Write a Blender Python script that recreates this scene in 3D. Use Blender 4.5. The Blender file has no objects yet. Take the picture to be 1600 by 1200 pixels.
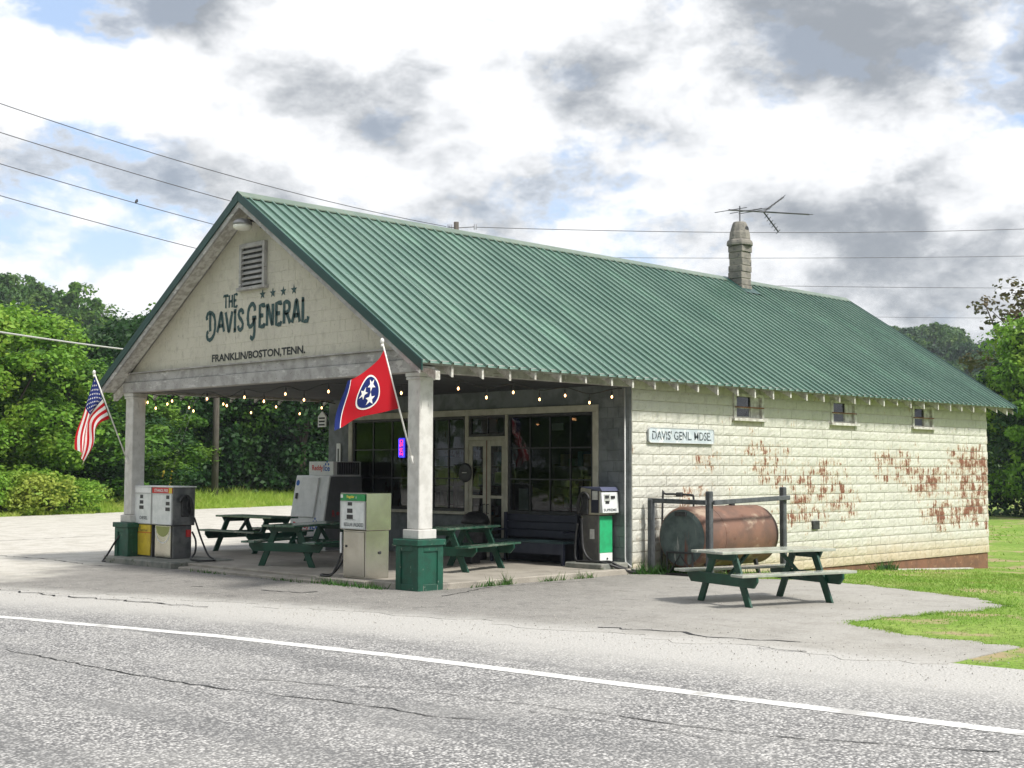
import bpy, bmesh, math, random
import numpy as np
from mathutils import Vector, Matrix
R = math.radians
random.seed(7); rng = np.random.default_rng(11)
sc = bpy.context.scene
col = sc.collection

# ---------------------------------------------------------------- camera
CAM = np.array([-13.93, -15.82, 1.9]); YAW = R(44.703); PITCH = R(3.618); ROLL = R(0.173); F = 2097.5
_f = np.array([math.cos(YAW)*math.cos(PITCH), math.sin(YAW)*math.cos(PITCH), math.sin(PITCH)])
_r0 = np.array([math.sin(YAW), -math.cos(YAW), 0.]); _u0 = np.cross(_r0, _f)
_r = math.cos(ROLL)*_r0 + math.sin(ROLL)*_u0; _u = -math.sin(ROLL)*_r0 + math.cos(ROLL)*_u0
cd = bpy.data.cameras.new('camera'); cam = bpy.data.objects.new('camera', cd); col.objects.link(cam)
cd.sensor_width = 36; cd.lens = F/1600*36; cd.clip_start = 0.1; cd.clip_end = 6000
m = Matrix.Identity(4)
for i in range(3):
    m[i][0] = _r[i]; m[i][1] = _u[i]; m[i][2] = -_f[i]; m[i][3] = CAM[i]
cam.matrix_world = m
sc.camera = cam
def ray(px, py):
    v = _f*F + _r*(px-800) - _u*(py-600); return v/np.linalg.norm(v)
def at(px, py, axis, val):            # a photo direction met with the plane x/y/z = val
    v = ray(px, py); return CAM + v*((val-CAM[axis])/v[axis])
def at_d(px, py, dist):               # a photo direction at a horizontal distance
    v = ray(px, py); return CAM + v*(dist/math.hypot(v[0], v[1]))

# ---------------------------------------------------------------- sky, sun, exposure
SUN_AZ = R(-82); SUN_EL = R(50)       # direction the light comes from
w = bpy.data.worlds.new('World'); sc.world = w; w.use_nodes = True
nt = w.node_tree; nt.nodes.clear()
def N(t, **k):
    n = nt.nodes.new(t)
    for a, b in k.items(): setattr(n, a, b)
    return n
def L(a, b): nt.links.new(a, b)
def mth(op, a, b=None, c=None, clamp=False):
    n = nt.nodes.new('ShaderNodeMath'); n.operation = op; n.use_clamp = clamp
    for i, v in enumerate((a, b, c)):
        if v is None: continue
        if isinstance(v, (int, float)): n.inputs[i].default_value = v
        else: nt.links.new(v, n.inputs[i])
    return n.outputs[0]
def mixc(f, a, b):
    n = nt.nodes.new('ShaderNodeMix'); n.data_type = 'RGBA'
    for s, v in ((0, f), (6, a), (7, b)):
        if isinstance(v, (int, float)): n.inputs[s].default_value = v
        elif isinstance(v, tuple): n.inputs[s].default_value = (*v, 1)
        else: nt.links.new(v, n.inputs[s])
    return n.outputs[2]
def ramp(v, lo, hi):
    n = nt.nodes.new('ShaderNodeMapRange'); n.interpolation_type = 'SMOOTHSTEP'
    n.inputs[1].default_value = lo; n.inputs[2].default_value = hi
    nt.links.new(v, n.inputs[0]); return n.outputs[0]
out = N('ShaderNodeOutputWorld'); bg = N('ShaderNodeBackground')
sky = N('ShaderNodeTexSky', sky_type='NISHITA'); sky.sun_disc = False
sky.sun_elevation = SUN_EL; sky.sun_rotation = math.pi/2 - SUN_AZ
sky.air_density = 1.0; sky.dust_density = 1.5; sky.altitude = 200
tc = N('ShaderNodeTexCoord'); sp = N('ShaderNodeSeparateXYZ'); L(tc.outputs['Generated'], sp.inputs[0])
def noise(vec, scale, detail, rough, off=(0, 0, 0), dist=0.0, sc=(1, 1, 1)):
    mp = N('ShaderNodeMapping'); L(vec, mp.inputs[0]); mp.inputs['Location'].default_value = off; mp.inputs['Scale'].default_value = sc
    n = N('ShaderNodeTexNoise'); L(mp.outputs[0], n.inputs['Vector'])
    n.inputs['Scale'].default_value = scale; n.inputs['Detail'].default_value = detail
    n.inputs['Roughness'].default_value = rough; n.inputs['Distortion'].default_value = dist
    return n.outputs[0]
OFF = (6.6, 5.1, 0.3); SQ = (1, 1, 1.75)
def dens(up):     # cloud density along a direction, sampled a little higher for the shading
    o = (OFF[0], OFF[1], OFF[2]+up)
    big = noise(tc.outputs['Generated'], 4.4, 2, .5, o, .0, SQ); fine = noise(tc.outputs['Generated'], 10.5, 11, .60, o, .12, SQ)
    return mth('ADD', mth('MULTIPLY', big, .50), mth('MULTIPLY', fine, .50))
d0 = dens(0.); d1 = dens(.085)
cover = ramp(d0, .425, .505)
thick = ramp(d0, .47, .62)
lit = mth('MULTIPLY', mth('SUBTRACT', d1, d0), 8.5)                    # more cloud above: in shade
sh = mth('ADD', mth('MULTIPLY', thick, .50), lit)
mid = noise(tc.outputs['Generated'], 2.9, 4, .55, (7.7, 3.1, 9.0), .1, SQ)
sh = mth('MULTIPLY', ramp(mth('ADD', sh, mth('MULTIPLY', mth('SUBTRACT', mid, .5), 2.6)), -.34, 1.28), .94)
cover = mth('MAXIMUM', cover, mth('MULTIPLY', ramp(sh, .2, .6), .85))
cloud = mixc(sh, (.60, .605, .615), (.165, .183, .207))
skyc = N('ShaderNodeVectorMath', operation='SCALE'); L(sky.outputs[0], skyc.inputs[0]); skyc.inputs['Scale'].default_value = .10
hz = ramp(sp.outputs[2], .20, -.02)
blue = mixc(mth('MULTIPLY', hz, .6), mixc(.5, skyc.outputs[0], (.36, .46, .64)), (.60, .63, .68))
L(mixc(cover, blue, cloud), bg.inputs[0]); bg.inputs[1].default_value = 1.0
L(bg.outputs[0], out.inputs[0])

sd = bpy.data.lights.new('sun', 'SUN'); sun = bpy.data.objects.new('sun', sd); col.objects.link(sun)
sd.energy = 2.6; sd.angle = R(9); sd.color = (1, .96, .89)
dv = Vector((math.cos(SUN_AZ)*math.cos(SUN_EL), math.sin(SUN_AZ)*math.cos(SUN_EL), math.sin(SUN_EL)))
sun.rotation_euler = dv.to_track_quat('Z', 'Y').to_euler()
sc.view_settings.view_transform = 'Standard'; sc.view_settings.look = 'None'
sc.view_settings.exposure = 0.92; sc.view_settings.gamma = 1.0; sc.view_settings.use_curve_mapping = False
sc.cycles.max_bounces = 6; sc.cycles.transparent_max_bounces = 8; sc.cycles.caustics_reflective = False
sc.cycles.caustics_refractive = False

# ---------------------------------------------------------------- materials
MATS = {}
def s2l(*c): return tuple((x/255/12.92 if x/255 <= .04045 else ((x/255+.055)/1.055)**2.4) for x in c)
def mat(name, base, c2=None, scale=3., rough=.7, metal=0., bump=0., bscale=30., layers=(), spec=.5, emit=None, lo=.4, hi=.62, vec=(1, 1, 1), rvar=0.):
    """base colour, a second colour through noise, then layers (colour, scale xyz, lo, hi) and a noise bump"""
    global nt
    if name in MATS: return MATS[name]
    M = bpy.data.materials.new(name); M.use_nodes = True; nt = M.node_tree
    b = nt.nodes['Principled BSDF']; MATS[name] = M
    b.inputs['Roughness'].default_value = rough; b.inputs['Metallic'].default_value = metal
    b.inputs['Specular IOR Level'].default_value = spec
    g = N('ShaderNodeNewGeometry').outputs['Position']
    def nz(v3, det=5, ro=.6):
        mp = N('ShaderNodeMapping'); L(g, mp.inputs[0]); mp.inputs['Scale'].default_value = v3
        n = N('ShaderNodeTexNoise'); L(mp.outputs[0], n.inputs['Vector']); n.inputs['Scale'].default_value = 1
        n.inputs['Detail'].default_value = det; n.inputs['Roughness'].default_value = ro
        return n.outputs[0]
    c = None
    if c2 is not None:
        f = ramp(nz(tuple(scale*v for v in vec)), lo, hi); c = mixc(f, tuple(base), tuple(c2))
    for (lc, ls, l0, l1) in layers:
        f = ramp(nz(ls), l0, l1); c = mixc(f, c if c is not None else tuple(base), tuple(lc))
    if c is None: b.inputs['Base Color'].default_value = (*base, 1)
    else: L(c, b.inputs['Base Color'])
    if bump:
        bn = N('ShaderNodeBump'); bn.inputs['Strength'].default_value = min(1, bump); bn.inputs['Distance'].default_value = .02
        L(nz((bscale,)*3, 6, .65), bn.inputs['Height']); L(bn.outputs[0], b.inputs['Normal'])
    if rvar:
        L(mth('ADD', mth('MULTIPLY', nz((scale*2,)*3), rvar), rough-rvar/2), b.inputs['Roughness'])
    if emit: b.inputs['Emission Color'].default_value = (*emit[0], 1); b.inputs['Emission Strength'].default_value = emit[1]
    return M

def leafmat(name, c1, c2, c3, trans=.35):
    global nt
    M = bpy.data.materials.new(name); M.use_nodes = True; nt = M.node_tree; MATS[name] = M
    b = nt.nodes['Principled BSDF']; o = nt.nodes['Material Output']
    geo = N('ShaderNodeNewGeometry')
    n = N('ShaderNodeTexNoise'); n.inputs['Scale'].default_value = .45; n.inputs['Detail'].default_value = 3; L(geo.outputs['Position'], n.inputs['Vector'])
    c = mixc(geo.outputs['Random Per Island'], c1, c2)
    c = mixc(mth('MULTIPLY', ramp(n.outputs[0], .45, .68), .65), c, c3)
    L(c, b.inputs['Base Color']); b.inputs['Roughness'].default_value = .55; b.inputs['Specular IOR Level'].default_value = .3
    t = N('ShaderNodeBsdfTranslucent'); L(c, t.inputs[0])
    ms = N('ShaderNodeMixShader'); ms.inputs[0].default_value = trans
    L(b.outputs[0], ms.inputs[1]); L(t.outputs[0], ms.inputs[2]); L(ms.outputs[0], o.inputs[0])
    return M

def glassmat(name, tint=(.55, .62, .62), rough=.02):
    global nt
    M = bpy.data.materials.new(name); M.use_nodes = True; nt = M.node_tree; MATS[name] = M
    o = nt.nodes['Material Output']; nt.nodes.remove(nt.nodes['Principled BSDF'])
    fr = N('ShaderNodeFresnel'); fr.inputs[0].default_value = 1.5
    tr = N('ShaderNodeBsdfTransparent'); tr.inputs[0].default_value = (*tint, 1)
    gl = N('ShaderNodeBsdfGlossy'); gl.inputs['Roughness'].default_value = rough
    geo = N('ShaderNodeNewGeometry'); n = N('ShaderNodeTexNoise'); n.inputs['Scale'].default_value = 2.2; L(geo.outputs['Position'], n.inputs['Vector'])
    bn = N('ShaderNodeBump'); bn.inputs['Strength'].default_value = .05; bn.inputs['Distance'].default_value = .05; L(n.outputs[0], bn.inputs['Height']); L(bn.outputs[0], gl.inputs['Normal'])
    ms = N('ShaderNodeMixShader'); L(mth('MULTIPLY', fr.outputs[0], 1.5, clamp=True), ms.inputs[0]); L(tr.outputs[0], ms.inputs[1]); L(gl.outputs[0], ms.inputs[2])
    L(ms.outputs[0], o.inputs[0]); return M

# ---------------------------------------------------------------- mesh helpers
class MB:
    def __init__(s): s.v = []; s.f = []
    def add(s, vs, fs):
        o = len(s.v); s.v += [tuple(map(float, q)) for q in vs]; s.f += [tuple(i+o for i in q) for q in fs]; return s
    def box(s, x0, x1, y0, y1, z0, z1):
        if x0 > x1: x0, x1 = x1, x0
        if y0 > y1: y0, y1 = y1, y0
        return s.add([(x0,y0,z0),(x1,y0,z0),(x1,y1,z0),(x0,y1,z0),(x0,y0,z1),(x1,y0,z1),(x1,y1,z1),(x0,y1,z1)],
              [(0,3,2,1),(4,5,6,7),(0,1,5,4),(1,2,6,5),(2,3,7,6),(3,0,4,7)])
    def hexa(s, b, t):                 # bottom four, top four corners
        return s.add(list(b)+list(t), [(0,3,2,1),(4,5,6,7),(0,1,5,4),(1,2,6,5),(2,3,7,6),(3,0,4,7)])
    def bar(s, a, b, w, h, up=(0,0,1)):  # rectangular bar from a to b
        a, b, up = np.array(a, float), np.array(b, float), np.array(up, float)
        d = b-a; d /= np.linalg.norm(d); sd = np.cross(d, up)
        if np.linalg.norm(sd) < 1e-4: sd = np.cross(d, (1,0,0))
        sd /= np.linalg.norm(sd); u = np.cross(sd, d); sd *= w/2; u *= h/2
        return s.hexa([a-sd-u, a+sd-u, a+sd+u, a-sd+u], [b-sd-u, b+sd-u, b+sd+u, b-sd+u])
    def tube(s, pts, r, n=8, cap=True):
        P = [np.array(q, float) for q in pts]; k = len(P); rr = r if hasattr(r, '__len__') else [r]*k
        vs = []; fs = []; prev = None
        for i in range(k):
            d = P[min(i+1, k-1)]-P[max(i-1, 0)]; d = d/(np.linalg.norm(d)+1e-12)
            if prev is None:
                a = np.cross(d, (0,0,1)); a = a if np.linalg.norm(a) > 1e-3 else np.cross(d, (1,0,0))
            else: a = prev-d*np.dot(prev, d)
            a = a/np.linalg.norm(a); prev = a; b = np.cross(d, a)
            for j in range(n):
                t = 2*math.pi*j/n; vs.append(P[i]+rr[i]*(math.cos(t)*a+math.sin(t)*b))
        for i in range(k-1):
            for j in range(n): fs.append((i*n+j, i*n+(j+1)%n, (i+1)*n+(j+1)%n, (i+1)*n+j))
        if cap: fs += [tuple(range(n-1, -1, -1)), tuple((k-1)*n+j for j in range(n))]
        return s.add(vs, fs)
    def lathe(s, prof, c=(0,0,0), n=16, axis='z'):
        vs = []; fs = []
        for (r, h) in prof:
            for j in range(n):
                t = 2*math.pi*j/n; q = (r*math.cos(t), r*math.sin(t), h)
                if axis == 'x': q = (q[2], q[0], q[1])
                if axis == 'y': q = (q[0], q[2], q[1])
                vs.append((q[0]+c[0], q[1]+c[1], q[2]+c[2]))
        k = len(prof)
        for i in range(k-1):
            for j in range(n): fs.append((i*n+j, i*n+(j+1)%n, (i+1)*n+(j+1)%n, (i+1)*n+j))
        fs += [tuple(range(n-1, -1, -1)), tuple((k-1)*n+j for j in range(n))]
        return s.add(vs, fs)
    def prism(s, poly, fn, d0, d1):    # 2-D polygon, fn(u, v, d) -> point, from depth d0 to d1
        n = len(poly)
        return s.add([fn(u, v, d0) for u, v in poly]+[fn(u, v, d1) for u, v in poly],
              [tuple(range(n-1, -1, -1)), tuple(range(n, 2*n))]+[(i, (i+1)%n, n+(i+1)%n, n+i) for i in range(n)])
    def mesh(s, name, M=None, smooth=False):
        me = bpy.data.meshes.new(name); me.from_pydata(s.v, [], s.f); 
        bm = bmesh.new(); bm.from_mesh(me); bmesh.ops.recalc_face_normals(bm, faces=bm.faces); bm.to_mesh(me); bm.free()
        if M: me.materials.append(M)
        if smooth: me.shade_smooth()
        return me
    def build(s, name, M=None, parent=None, loc=None, bevel=0., smooth=False):
        return link(name, s.mesh(name, M, smooth), parent, loc, bevel)
def link(name, me, parent=None, loc=None, bevel=0.):
    o = bpy.data.objects.new(name, me); col.objects.link(o)
    if parent is not None: o.parent = parent
    if loc is not None: o.location = loc
    if bevel:
        b = o.modifiers.new('bevel', 'BEVEL'); b.width = bevel; b.segments = 1; b.limit_method = 'ANGLE'
    return o
def tag(o, label=None, cat=None, group=None, kind=None):
    if label: o['label'] = label
    if cat: o['category'] = cat
    if group: o['group'] = group
    if kind: o['kind'] = kind
    return o
def empty(name, loc=(0,0,0), rz=0., label=None, cat=None, group=None):
    o = bpy.data.objects.new(name, None); col.objects.link(o); o.location = loc; o.rotation_euler = (0,0,rz); o.empty_display_size = .1
    return tag(o, label, cat, group)
def copy_tree(o, parent=None):
    c = o.copy(); col.objects.link(c); c.parent = parent
    for ch in list(o.children): copy_tree(ch, c)
    return c
def stroke(mb, pts, w, fn, closed=False):      # flat brush stroke, fn(u, v) -> point
    P = [np.array(q, float) for q in pts]; n = len(P)
    Lf = []; Rt = []
    for i in range(n):
        d = P[min(i+1, n-1)]-P[max(i-1, 0)]; d /= (np.linalg.norm(d)+1e-9); q = np.array((-d[1], d[0]))
        ww = w[i] if hasattr(w, '__len__') else w
        Lf.append(P[i]+q*ww/2); Rt.append(P[i]-q*ww/2)
    mb.add([fn(*q) for q in Lf]+[fn(*q) for q in Rt], [(i, n+i, n+i+1, i+1) for i in range(n-1)])
def text_mesh(s, name, M, size, width=None, bold=0.0):
    cu = bpy.data.curves.new(name, 'FONT'); cu.body = s; cu.size = size; cu.offset = bold; cu.resolution_u = 3
    o = bpy.data.objects.new(name, cu); col.objects.link(o)
    dg = bpy.context.evaluated_depsgraph_get(); me = bpy.data.meshes.new_from_object(o.evaluated_get(dg))
    bpy.data.objects.remove(o); me.name = name; me.materials.clear(); me.materials.append(M)
    v = np.array([q.co[:] for q in me.vertices]); v -= v.min(0); 
    sx = (width/v[:, 0].max()) if width else 1.; v[:, 0] *= sx; sz = size/v[:, 1].max() ; v[:, 1] *= sz
    return me, v
def text(s, name, M, parent, size, fn, width=None, bold=0.):   # lettering laid on a surface: fn(u right, v up) -> point
    me, v = text_mesh(s, name, M, size, width, bold)
    for q, p in zip(me.vertices, v): q.co = fn(p[0], p[1])
    return link(name, me, parent)
def star(cx, cy, r, rot=0.): return [(cx+(r if k%2 == 0 else r*.4)*math.sin(rot+k*math.pi/5), cy+(r if k%2 == 0 else r*.4)*math.cos(rot+k*math.pi/5)) for k in range(10)]
def fill(mb, poly, fn):
    c = np.mean(np.array(poly), 0); n = len(poly)
    mb.add([fn(*c)]+[fn(*q) for q in poly], [(0, i+1, (i+1)%n+1) for i in range(n)])
def np_mesh(name, V, nper, M):         # many loose polygons of nper corners
    n = len(V)//nper; me = bpy.data.meshes.new(name)
    me.vertices.add(len(V)); me.vertices.foreach_set('co', np.ascontiguousarray(V, np.float32).ravel())
    me.loops.add(n*nper); me.loops.foreach_set('vertex_index', np.arange(n*nper, dtype=np.int32))
    me.polygons.add(n); me.polygons.foreach_set('loop_start', np.arange(0, n*nper, nper, dtype=np.int32))
    me.update(calc_edges=True); me.materials.append(M); return me
def clip(poly, a, b, c):               # keep a*u + b*v <= c
    o = []
    for i in range(len(poly)):
        p, q = poly[i], poly[(i+1)%len(poly)]; dp = a*p[0]+b*p[1]-c; dq = a*q[0]+b*q[1]-c
        if dp <= 0: o.append(p)
        if dp*dq < 0: t = dp/(dp-dq); o.append((p[0]+t*(q[0]-p[0]), p[1]+t*(q[1]-p[1])))
    return o
# ---------------------------------------------------------------- shared materials
wall_spots = [(7.6,2.12,.6,.35),(9.6,2.15,1.5,.40),(9.9,1.72,1.0,.35),(11.6,1.45,1.7,.85),(12.6,1.2,.8,.5),(14.9,2.0,1.5,.5),(16.4,1.6,1.5,.55),(18.6,2.15,1.5,.5),(18.7,1.5,1.6,.75),(18.8,.95,1.4,.55),(19.45,1.5,.5,1.4),(10.6,1.0,1.1,.45),(7.0,1.25,.7,.5),(17.2,.8,1.4,.5)]
def wallpaint(name, spots, base=(.60,.595,.53), grime=(.44,.43,.385), mud_eave_shade=True):
    global nt
    M = bpy.data.materials.new(name); M.use_nodes = True; nt = M.node_tree; MATS[name] = M
    b = nt.nodes['Principled BSDF']; b.inputs['Roughness'].default_value = .75; b.inputs['Specular IOR Level'].default_value = .25
    g = N('ShaderNodeNewGeometry').outputs['Position']; sp = N('ShaderNodeSeparateXYZ'); L(g, sp.inputs[0])
    def nz(s, det=6, ro=.62, off=(0,0,0)):
        mp = N('ShaderNodeMapping'); L(g, mp.inputs[0]); mp.inputs['Scale'].default_value = s; mp.inputs['Location'].default_value = off
        n = N('ShaderNodeTexNoise'); L(mp.outputs[0], n.inputs['Vector']); n.inputs['Scale'].default_value = 1; n.inputs['Detail'].default_value = det; n.inputs['Roughness'].default_value = ro
        return n.outputs[0]
    c = mixc(ramp(nz((1.1,1.1,.8)), .42, .68), base, tuple(.9*x for x in base))
    c = mixc(mth('MULTIPLY', ramp(nz((7,7,5)), .52, .66), .5), c, grime)
    c = mixc(mth('MULTIPLY', ramp(nz((30,30,14)), .60, .68), .6), c, (.30,.28,.23))
    if mud_eave_shade:   # soil splashed up from the ground, yellowing the lowest courses
        f = mth('MULTIPLY', ramp(mth('ADD', sp.outputs[2], mth('MULTIPLY', nz((2,2,2)), .5)), .72, .05), .6)
        c = mixc(f, c, (.50,.38,.20))
        f2 = mth('MULTIPLY', ramp(mth('SUBTRACT', sp.outputs[2], mth('MULTIPLY', nz((4,4,1.0)), .5)), 2.55, 3.3), .45)   # eave shadow painted into the colour, darkening towards the wall top
        c = mixc(f2, c, (.38,.35,.30))
    if spots:
        tot = None
        for (x, z, rx, rz) in spots:
            dx = mth('DIVIDE', mth('SUBTRACT', sp.outputs[0], x), rx); dz = mth('DIVIDE', mth('SUBTRACT', sp.outputs[2], z), rz)
            q = mth('SUBTRACT', 1., mth('ADD', mth('MULTIPLY', dx, dx), mth('MULTIPLY', dz, dz)), clamp=True)
            tot = q if tot is None else mth('MAXIMUM', tot, q)
        st = mth('ADD', mth('MULTIPLY', nz((17,17,3.0), 8, .74), .60), mth('MULTIPLY', nz((2.6,2.6,4.0), 5, .65, (5,3,1)), .40))
        row = mth('FLOOR', mth('DIVIDE', mth('ADD', sp.outputs[2], .22), .2)); wn = N('ShaderNodeTexWhiteNoise'); wn.noise_dimensions = '2D'; cb_ = N('ShaderNodeCombineXYZ')
        L(mth('FLOOR', mth('ADD', mth('DIVIDE', sp.outputs[0], .203), mth('MULTIPLY', mth('MODULO', row, 2.), .5))), cb_.inputs[0]); L(row, cb_.inputs[1]); L(cb_.outputs[0], wn.inputs['Vector'])
        v = mth('ADD', st, mth('ADD', mth('MULTIPLY', mth('MULTIPLY', mth('POWER', tot, .6), mth('ADD', .62, mth('MULTIPLY', sp.outputs[0], .030))), .125), mth('MULTIPLY', mth('SUBTRACT', wn.outputs['Value'], .5), .07)))   # paint lets go block by block
        f = ramp(v, .618, .658)
        halo = mth('MULTIPLY', ramp(v, .585, .64), .45)
        c = mixc(halo, c, (.55,.36,.14))
        c = mixc(mth('MULTIPLY', f, .9), c, mixc(nz((3,3,3)), (.125,.030,.020), (.21,.062,.032)))
    L(c, b.inputs['Base Color'])
    bn = N('ShaderNodeBump'); bn.inputs['Strength'].default_value = .55; bn.inputs['Distance'].default_value = .02
    L(mth('ADD', nz((26,26,26), 6, .7), mth('MULTIPLY', nz((7,7,7), 3), .9)), bn.inputs['Height']); L(bn.outputs[0], b.inputs['Normal'])
    return M
m_wall = wallpaint('painted_block', wall_spots)
m_gable = wallpaint('painted_gable_block', None, (.59,.56,.475), (.42,.395,.335), mud_eave_shade=False)
m_joint = mat('mortar', (.56,.53,.44), (.46,.43,.36), 6, .9)
m_gray = mat('gray_stucco', (.20,.22,.225), (.135,.15,.155), 3, .85, bump=.4, bscale=25)
m_wood = mat('weathered_painted_wood', (.42,.41,.40), (.30,.29,.28), 4, .8, bump=.3, bscale=30, layers=[((.17,.15,.13), (2,14,30), .60, .70), ((.55,.54,.52), (9,3,9), .58, .66)])
m_col = mat('column_white_paint', (.60,.59,.56), (.50,.49,.46), 5, .7, bump=.15, bscale=30, layers=[((.34,.33,.31), (14,14,3), .62, .70)])
m_cream = mat('cream_trim_paint', (.54,.52,.43), (.44,.42,.34), 5, .6, bump=.1)
m_rafter = mat('white_rafter_paint', (.62,.61,.57), (.40,.38,.34), 9, .75)
m_green = mat('dark_green_paint', (.006,.062,.036), (.006,.046,.028), 6, .42, bump=.12, bscale=40, layers=[((.09,.15,.10), (26,26,26), .66, .72)])
m_pedestal = mat('pedestal_green_paint', (.006,.080,.048), (.008,.058,.036), 7, .5, bump=.15, bscale=40, layers=[((.16,.21,.16), (22,22,12), .655, .70)])
m_tabletop = mat('worn_green_table_paint', (.03,.10,.065), (.07,.13,.09), 7, .13, spec=1.0, bump=.0, bscale=30, layers=[((.22,.25,.20), (3,3,3), .50, .75)])
m_dark = mat('black_rubber', (.012,.012,.013), (.03,.03,.03), 20, .5)
m_black = mat('black_metal', (.02,.02,.022), (.04,.04,.042), 12, .45)
m_steel = mat('brushed_steel', (.50,.485,.44), (.42,.40,.36), 2, .20, metal=1., bump=.02, bscale=3, rvar=.08, layers=[((.36,.30,.22), (9,9,.8), .64, .80)])
m_dsteel = mat('dull_steel_panel', (.20,.20,.20), (.12,.125,.13), 4, .42, metal=.6, rvar=.2)
m_pumpwhite = mat('pump_dial_white', (.74,.76,.75), (.64,.67,.66), 7, .35)
m_yellow = mat('pump_yellow', (.72,.55,.05), (.62,.45,.04), 6, .45, layers=[((.35,.24,.05), (9,9,9), .64, .72)])
m_red = mat('sign_red', (.55,.03,.03), None, rough=.4)
m_sgreen = mat('sign_green', (.02,.28,.08), (.02,.22,.07), 9, .4)
m_bgreen = mat('pump_bright_green', (.03,.42,.17), (.03,.34,.14), 7, .4)
m_white = mat('white_enamel', (.78,.79,.78), (.70,.71,.70), 5, .35)
m_ice = mat('ice_box_white', (.80,.81,.80), (.70,.72,.72), 3, .4, layers=[((.45,.45,.42), (6,6,3), .64, .74)])
m_icegray = mat('ice_box_gray', (.16,.165,.17), (.13,.135,.14), 3, .5)
m_ink = mat('dark_teal_sign_paint', (.022,.060,.062), (.04,.085,.085), 20, .7, layers=[((.30,.29,.24), (40,40,40), .66, .72)])
m_inkb = mat('black_sign_paint', (.02,.025,.025), (.05,.05,.05), 20, .7)
m_sred = mat('logo_red', (.62,.04,.04)); m_sblue = mat('logo_blue', (.03,.13,.48))
m_conc = mat('concrete', (.36,.33,.28), (.28,.255,.215), 1.6, .85, bump=.25, bscale=40, layers=[((.20,.185,.16), (3,3,3), .58, .72), ((.42,.395,.34), (60,60,60), .58, .66)])
m_curb = mat('island_concrete', (.24,.24,.21), (.16,.17,.15), 4, .9, bump=.4, bscale=25, layers=[((.10,.12,.08), (7,7,7), .57, .68)])
m_rust = mat('rusty_tank', (.20,.105,.072), (.135,.078,.058), 2.2, .7, bump=.25, bscale=18, layers=[((.36,.27,.20), (1.6,1.6,2.4), .54, .66), ((.12,.05,.03), (3,3,5), .60, .70)])
m_tankend = mat('tank_end_grey_green', (.10,.135,.13), (.055,.08,.078), 3, .6, bump=.2, layers=[((.16,.06,.04), (1.3,3.5,.5), .58, .66), ((.30,.31,.29), (6,6,1.2), .60, .68)])
m_postw = mat('gray_post_wood', (.095,.105,.11), (.06,.066,.07), 6, .85, bump=.35, bscale=30)
m_found = mat('red_clay_foundation', (.21,.105,.06), (.15,.08,.048), 2.5, .9, bump=.4, bscale=20, layers=[((.33,.20,.11), (5,5,8), .57, .68)])
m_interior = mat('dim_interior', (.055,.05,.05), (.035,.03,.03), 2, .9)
m_chim = mat('chimney_masonry', (.26,.24,.21), (.17,.16,.145), 5, .9, bump=.6, bscale=18, layers=[((.12,.115,.11), (5,5,9), .57, .66)])
m_bulb = mat('lit_bulb', (1,.7,.4), emit=((1,.50,.20), 4.5))
m_glass = glassmat('window_glass'); m_glass2 = glassmat('store_glass', (.42,.48,.48))
m_pole = mat('utility_pole_wood', (.115,.10,.085), (.075,.065,.055), 3, .9, bump=.4, vec=(4,4,.4))
m_wire = mat('wire', (.06,.06,.065), rough=.6)

def roofmat():
    return mat('green_roof_metal', (.140,.225,.180), (.112,.192,.154), .8, .28, spec=.9, rvar=.12, layers=[((.165,.28,.215), (1.2,.5,.5), .52, .70), ((.18,.25,.205), (20,4,4), .66, .74)])
m_roof = roofmat(); nt = m_roof.node_tree; b_ = nt.nodes['Principled BSDF']; src = b_.inputs['Base Color'].links[0].from_socket
oi = N('ShaderNodeObjectInfo'); g_ = N('ShaderNodeNewGeometry').outputs['Position']; mp_ = N('ShaderNodeMapping'); L(g_, mp_.inputs[0]); mp_.inputs['Scale'].default_value = (7,.35,.35)
st_ = N('ShaderNodeTexNoise'); L(mp_.outputs[0], st_.inputs['Vector']); st_.inputs['Scale'].default_value = 1.; st_.inputs['Detail'].default_value = 6
c_ = mixc(mth('MULTIPLY', oi.outputs['Random'], .30), src, (.075,.155,.118)); c_ = mixc(mth('MULTIPLY', ramp(st_.outputs[0], .50, .68), .45), c_, (.085,.15,.115)); L(c_, b_.inputs['Base Color'])
m_trim = mat('dark_green_roof_trim', (.012,.058,.050), (.010,.048,.042), 2, .4)

# ---------------------------------------------------------------- ground, road, lot
def gz(x, y=-5.):
    w_ = y-.8*(min(max(x, 5), 60)-5); k_ = min(1, max(0, (6-w_)/4)); return k_*(0. if x <= 5 else (-.043*(x-5) if x < 20 else -.645))
def soilmat():
    global nt
    M = bpy.data.materials.new('lawn_soil'); M.use_nodes = True; nt = M.node_tree
    b = nt.nodes['Principled BSDF']; b.inputs['Roughness'].default_value = .95; b.inputs['Specular IOR Level'].default_value = .1
    g = N('ShaderNodeNewGeometry').outputs['Position']
    def nz(s, d=6): n = N('ShaderNodeTexNoise'); L(g, n.inputs['Vector']); n.inputs['Scale'].default_value = s; n.inputs['Detail'].default_value = d; n.inputs['Roughness'].default_value = .65; return n.outputs[0]
    c = mixc(ramp(nz(.5), .40, .62), (.17,.29,.045), (.26,.36,.08))
    c = mixc(ramp(nz(9), .45, .65), c, (.14,.20,.045))
    c = mixc(mth('MULTIPLY', ramp(nz(.7, 8), .52, .62), .85), c, (.40,.30,.19))
    L(c, b.inputs['Base Color']); bn = N('ShaderNodeBump'); bn.inputs['Strength'].default_value = .6; bn.inputs['Distance'].default_value = .05; L(nz(25), bn.inputs['Height']); L(bn.outputs[0], b.inputs['Normal'])
    return M
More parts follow.
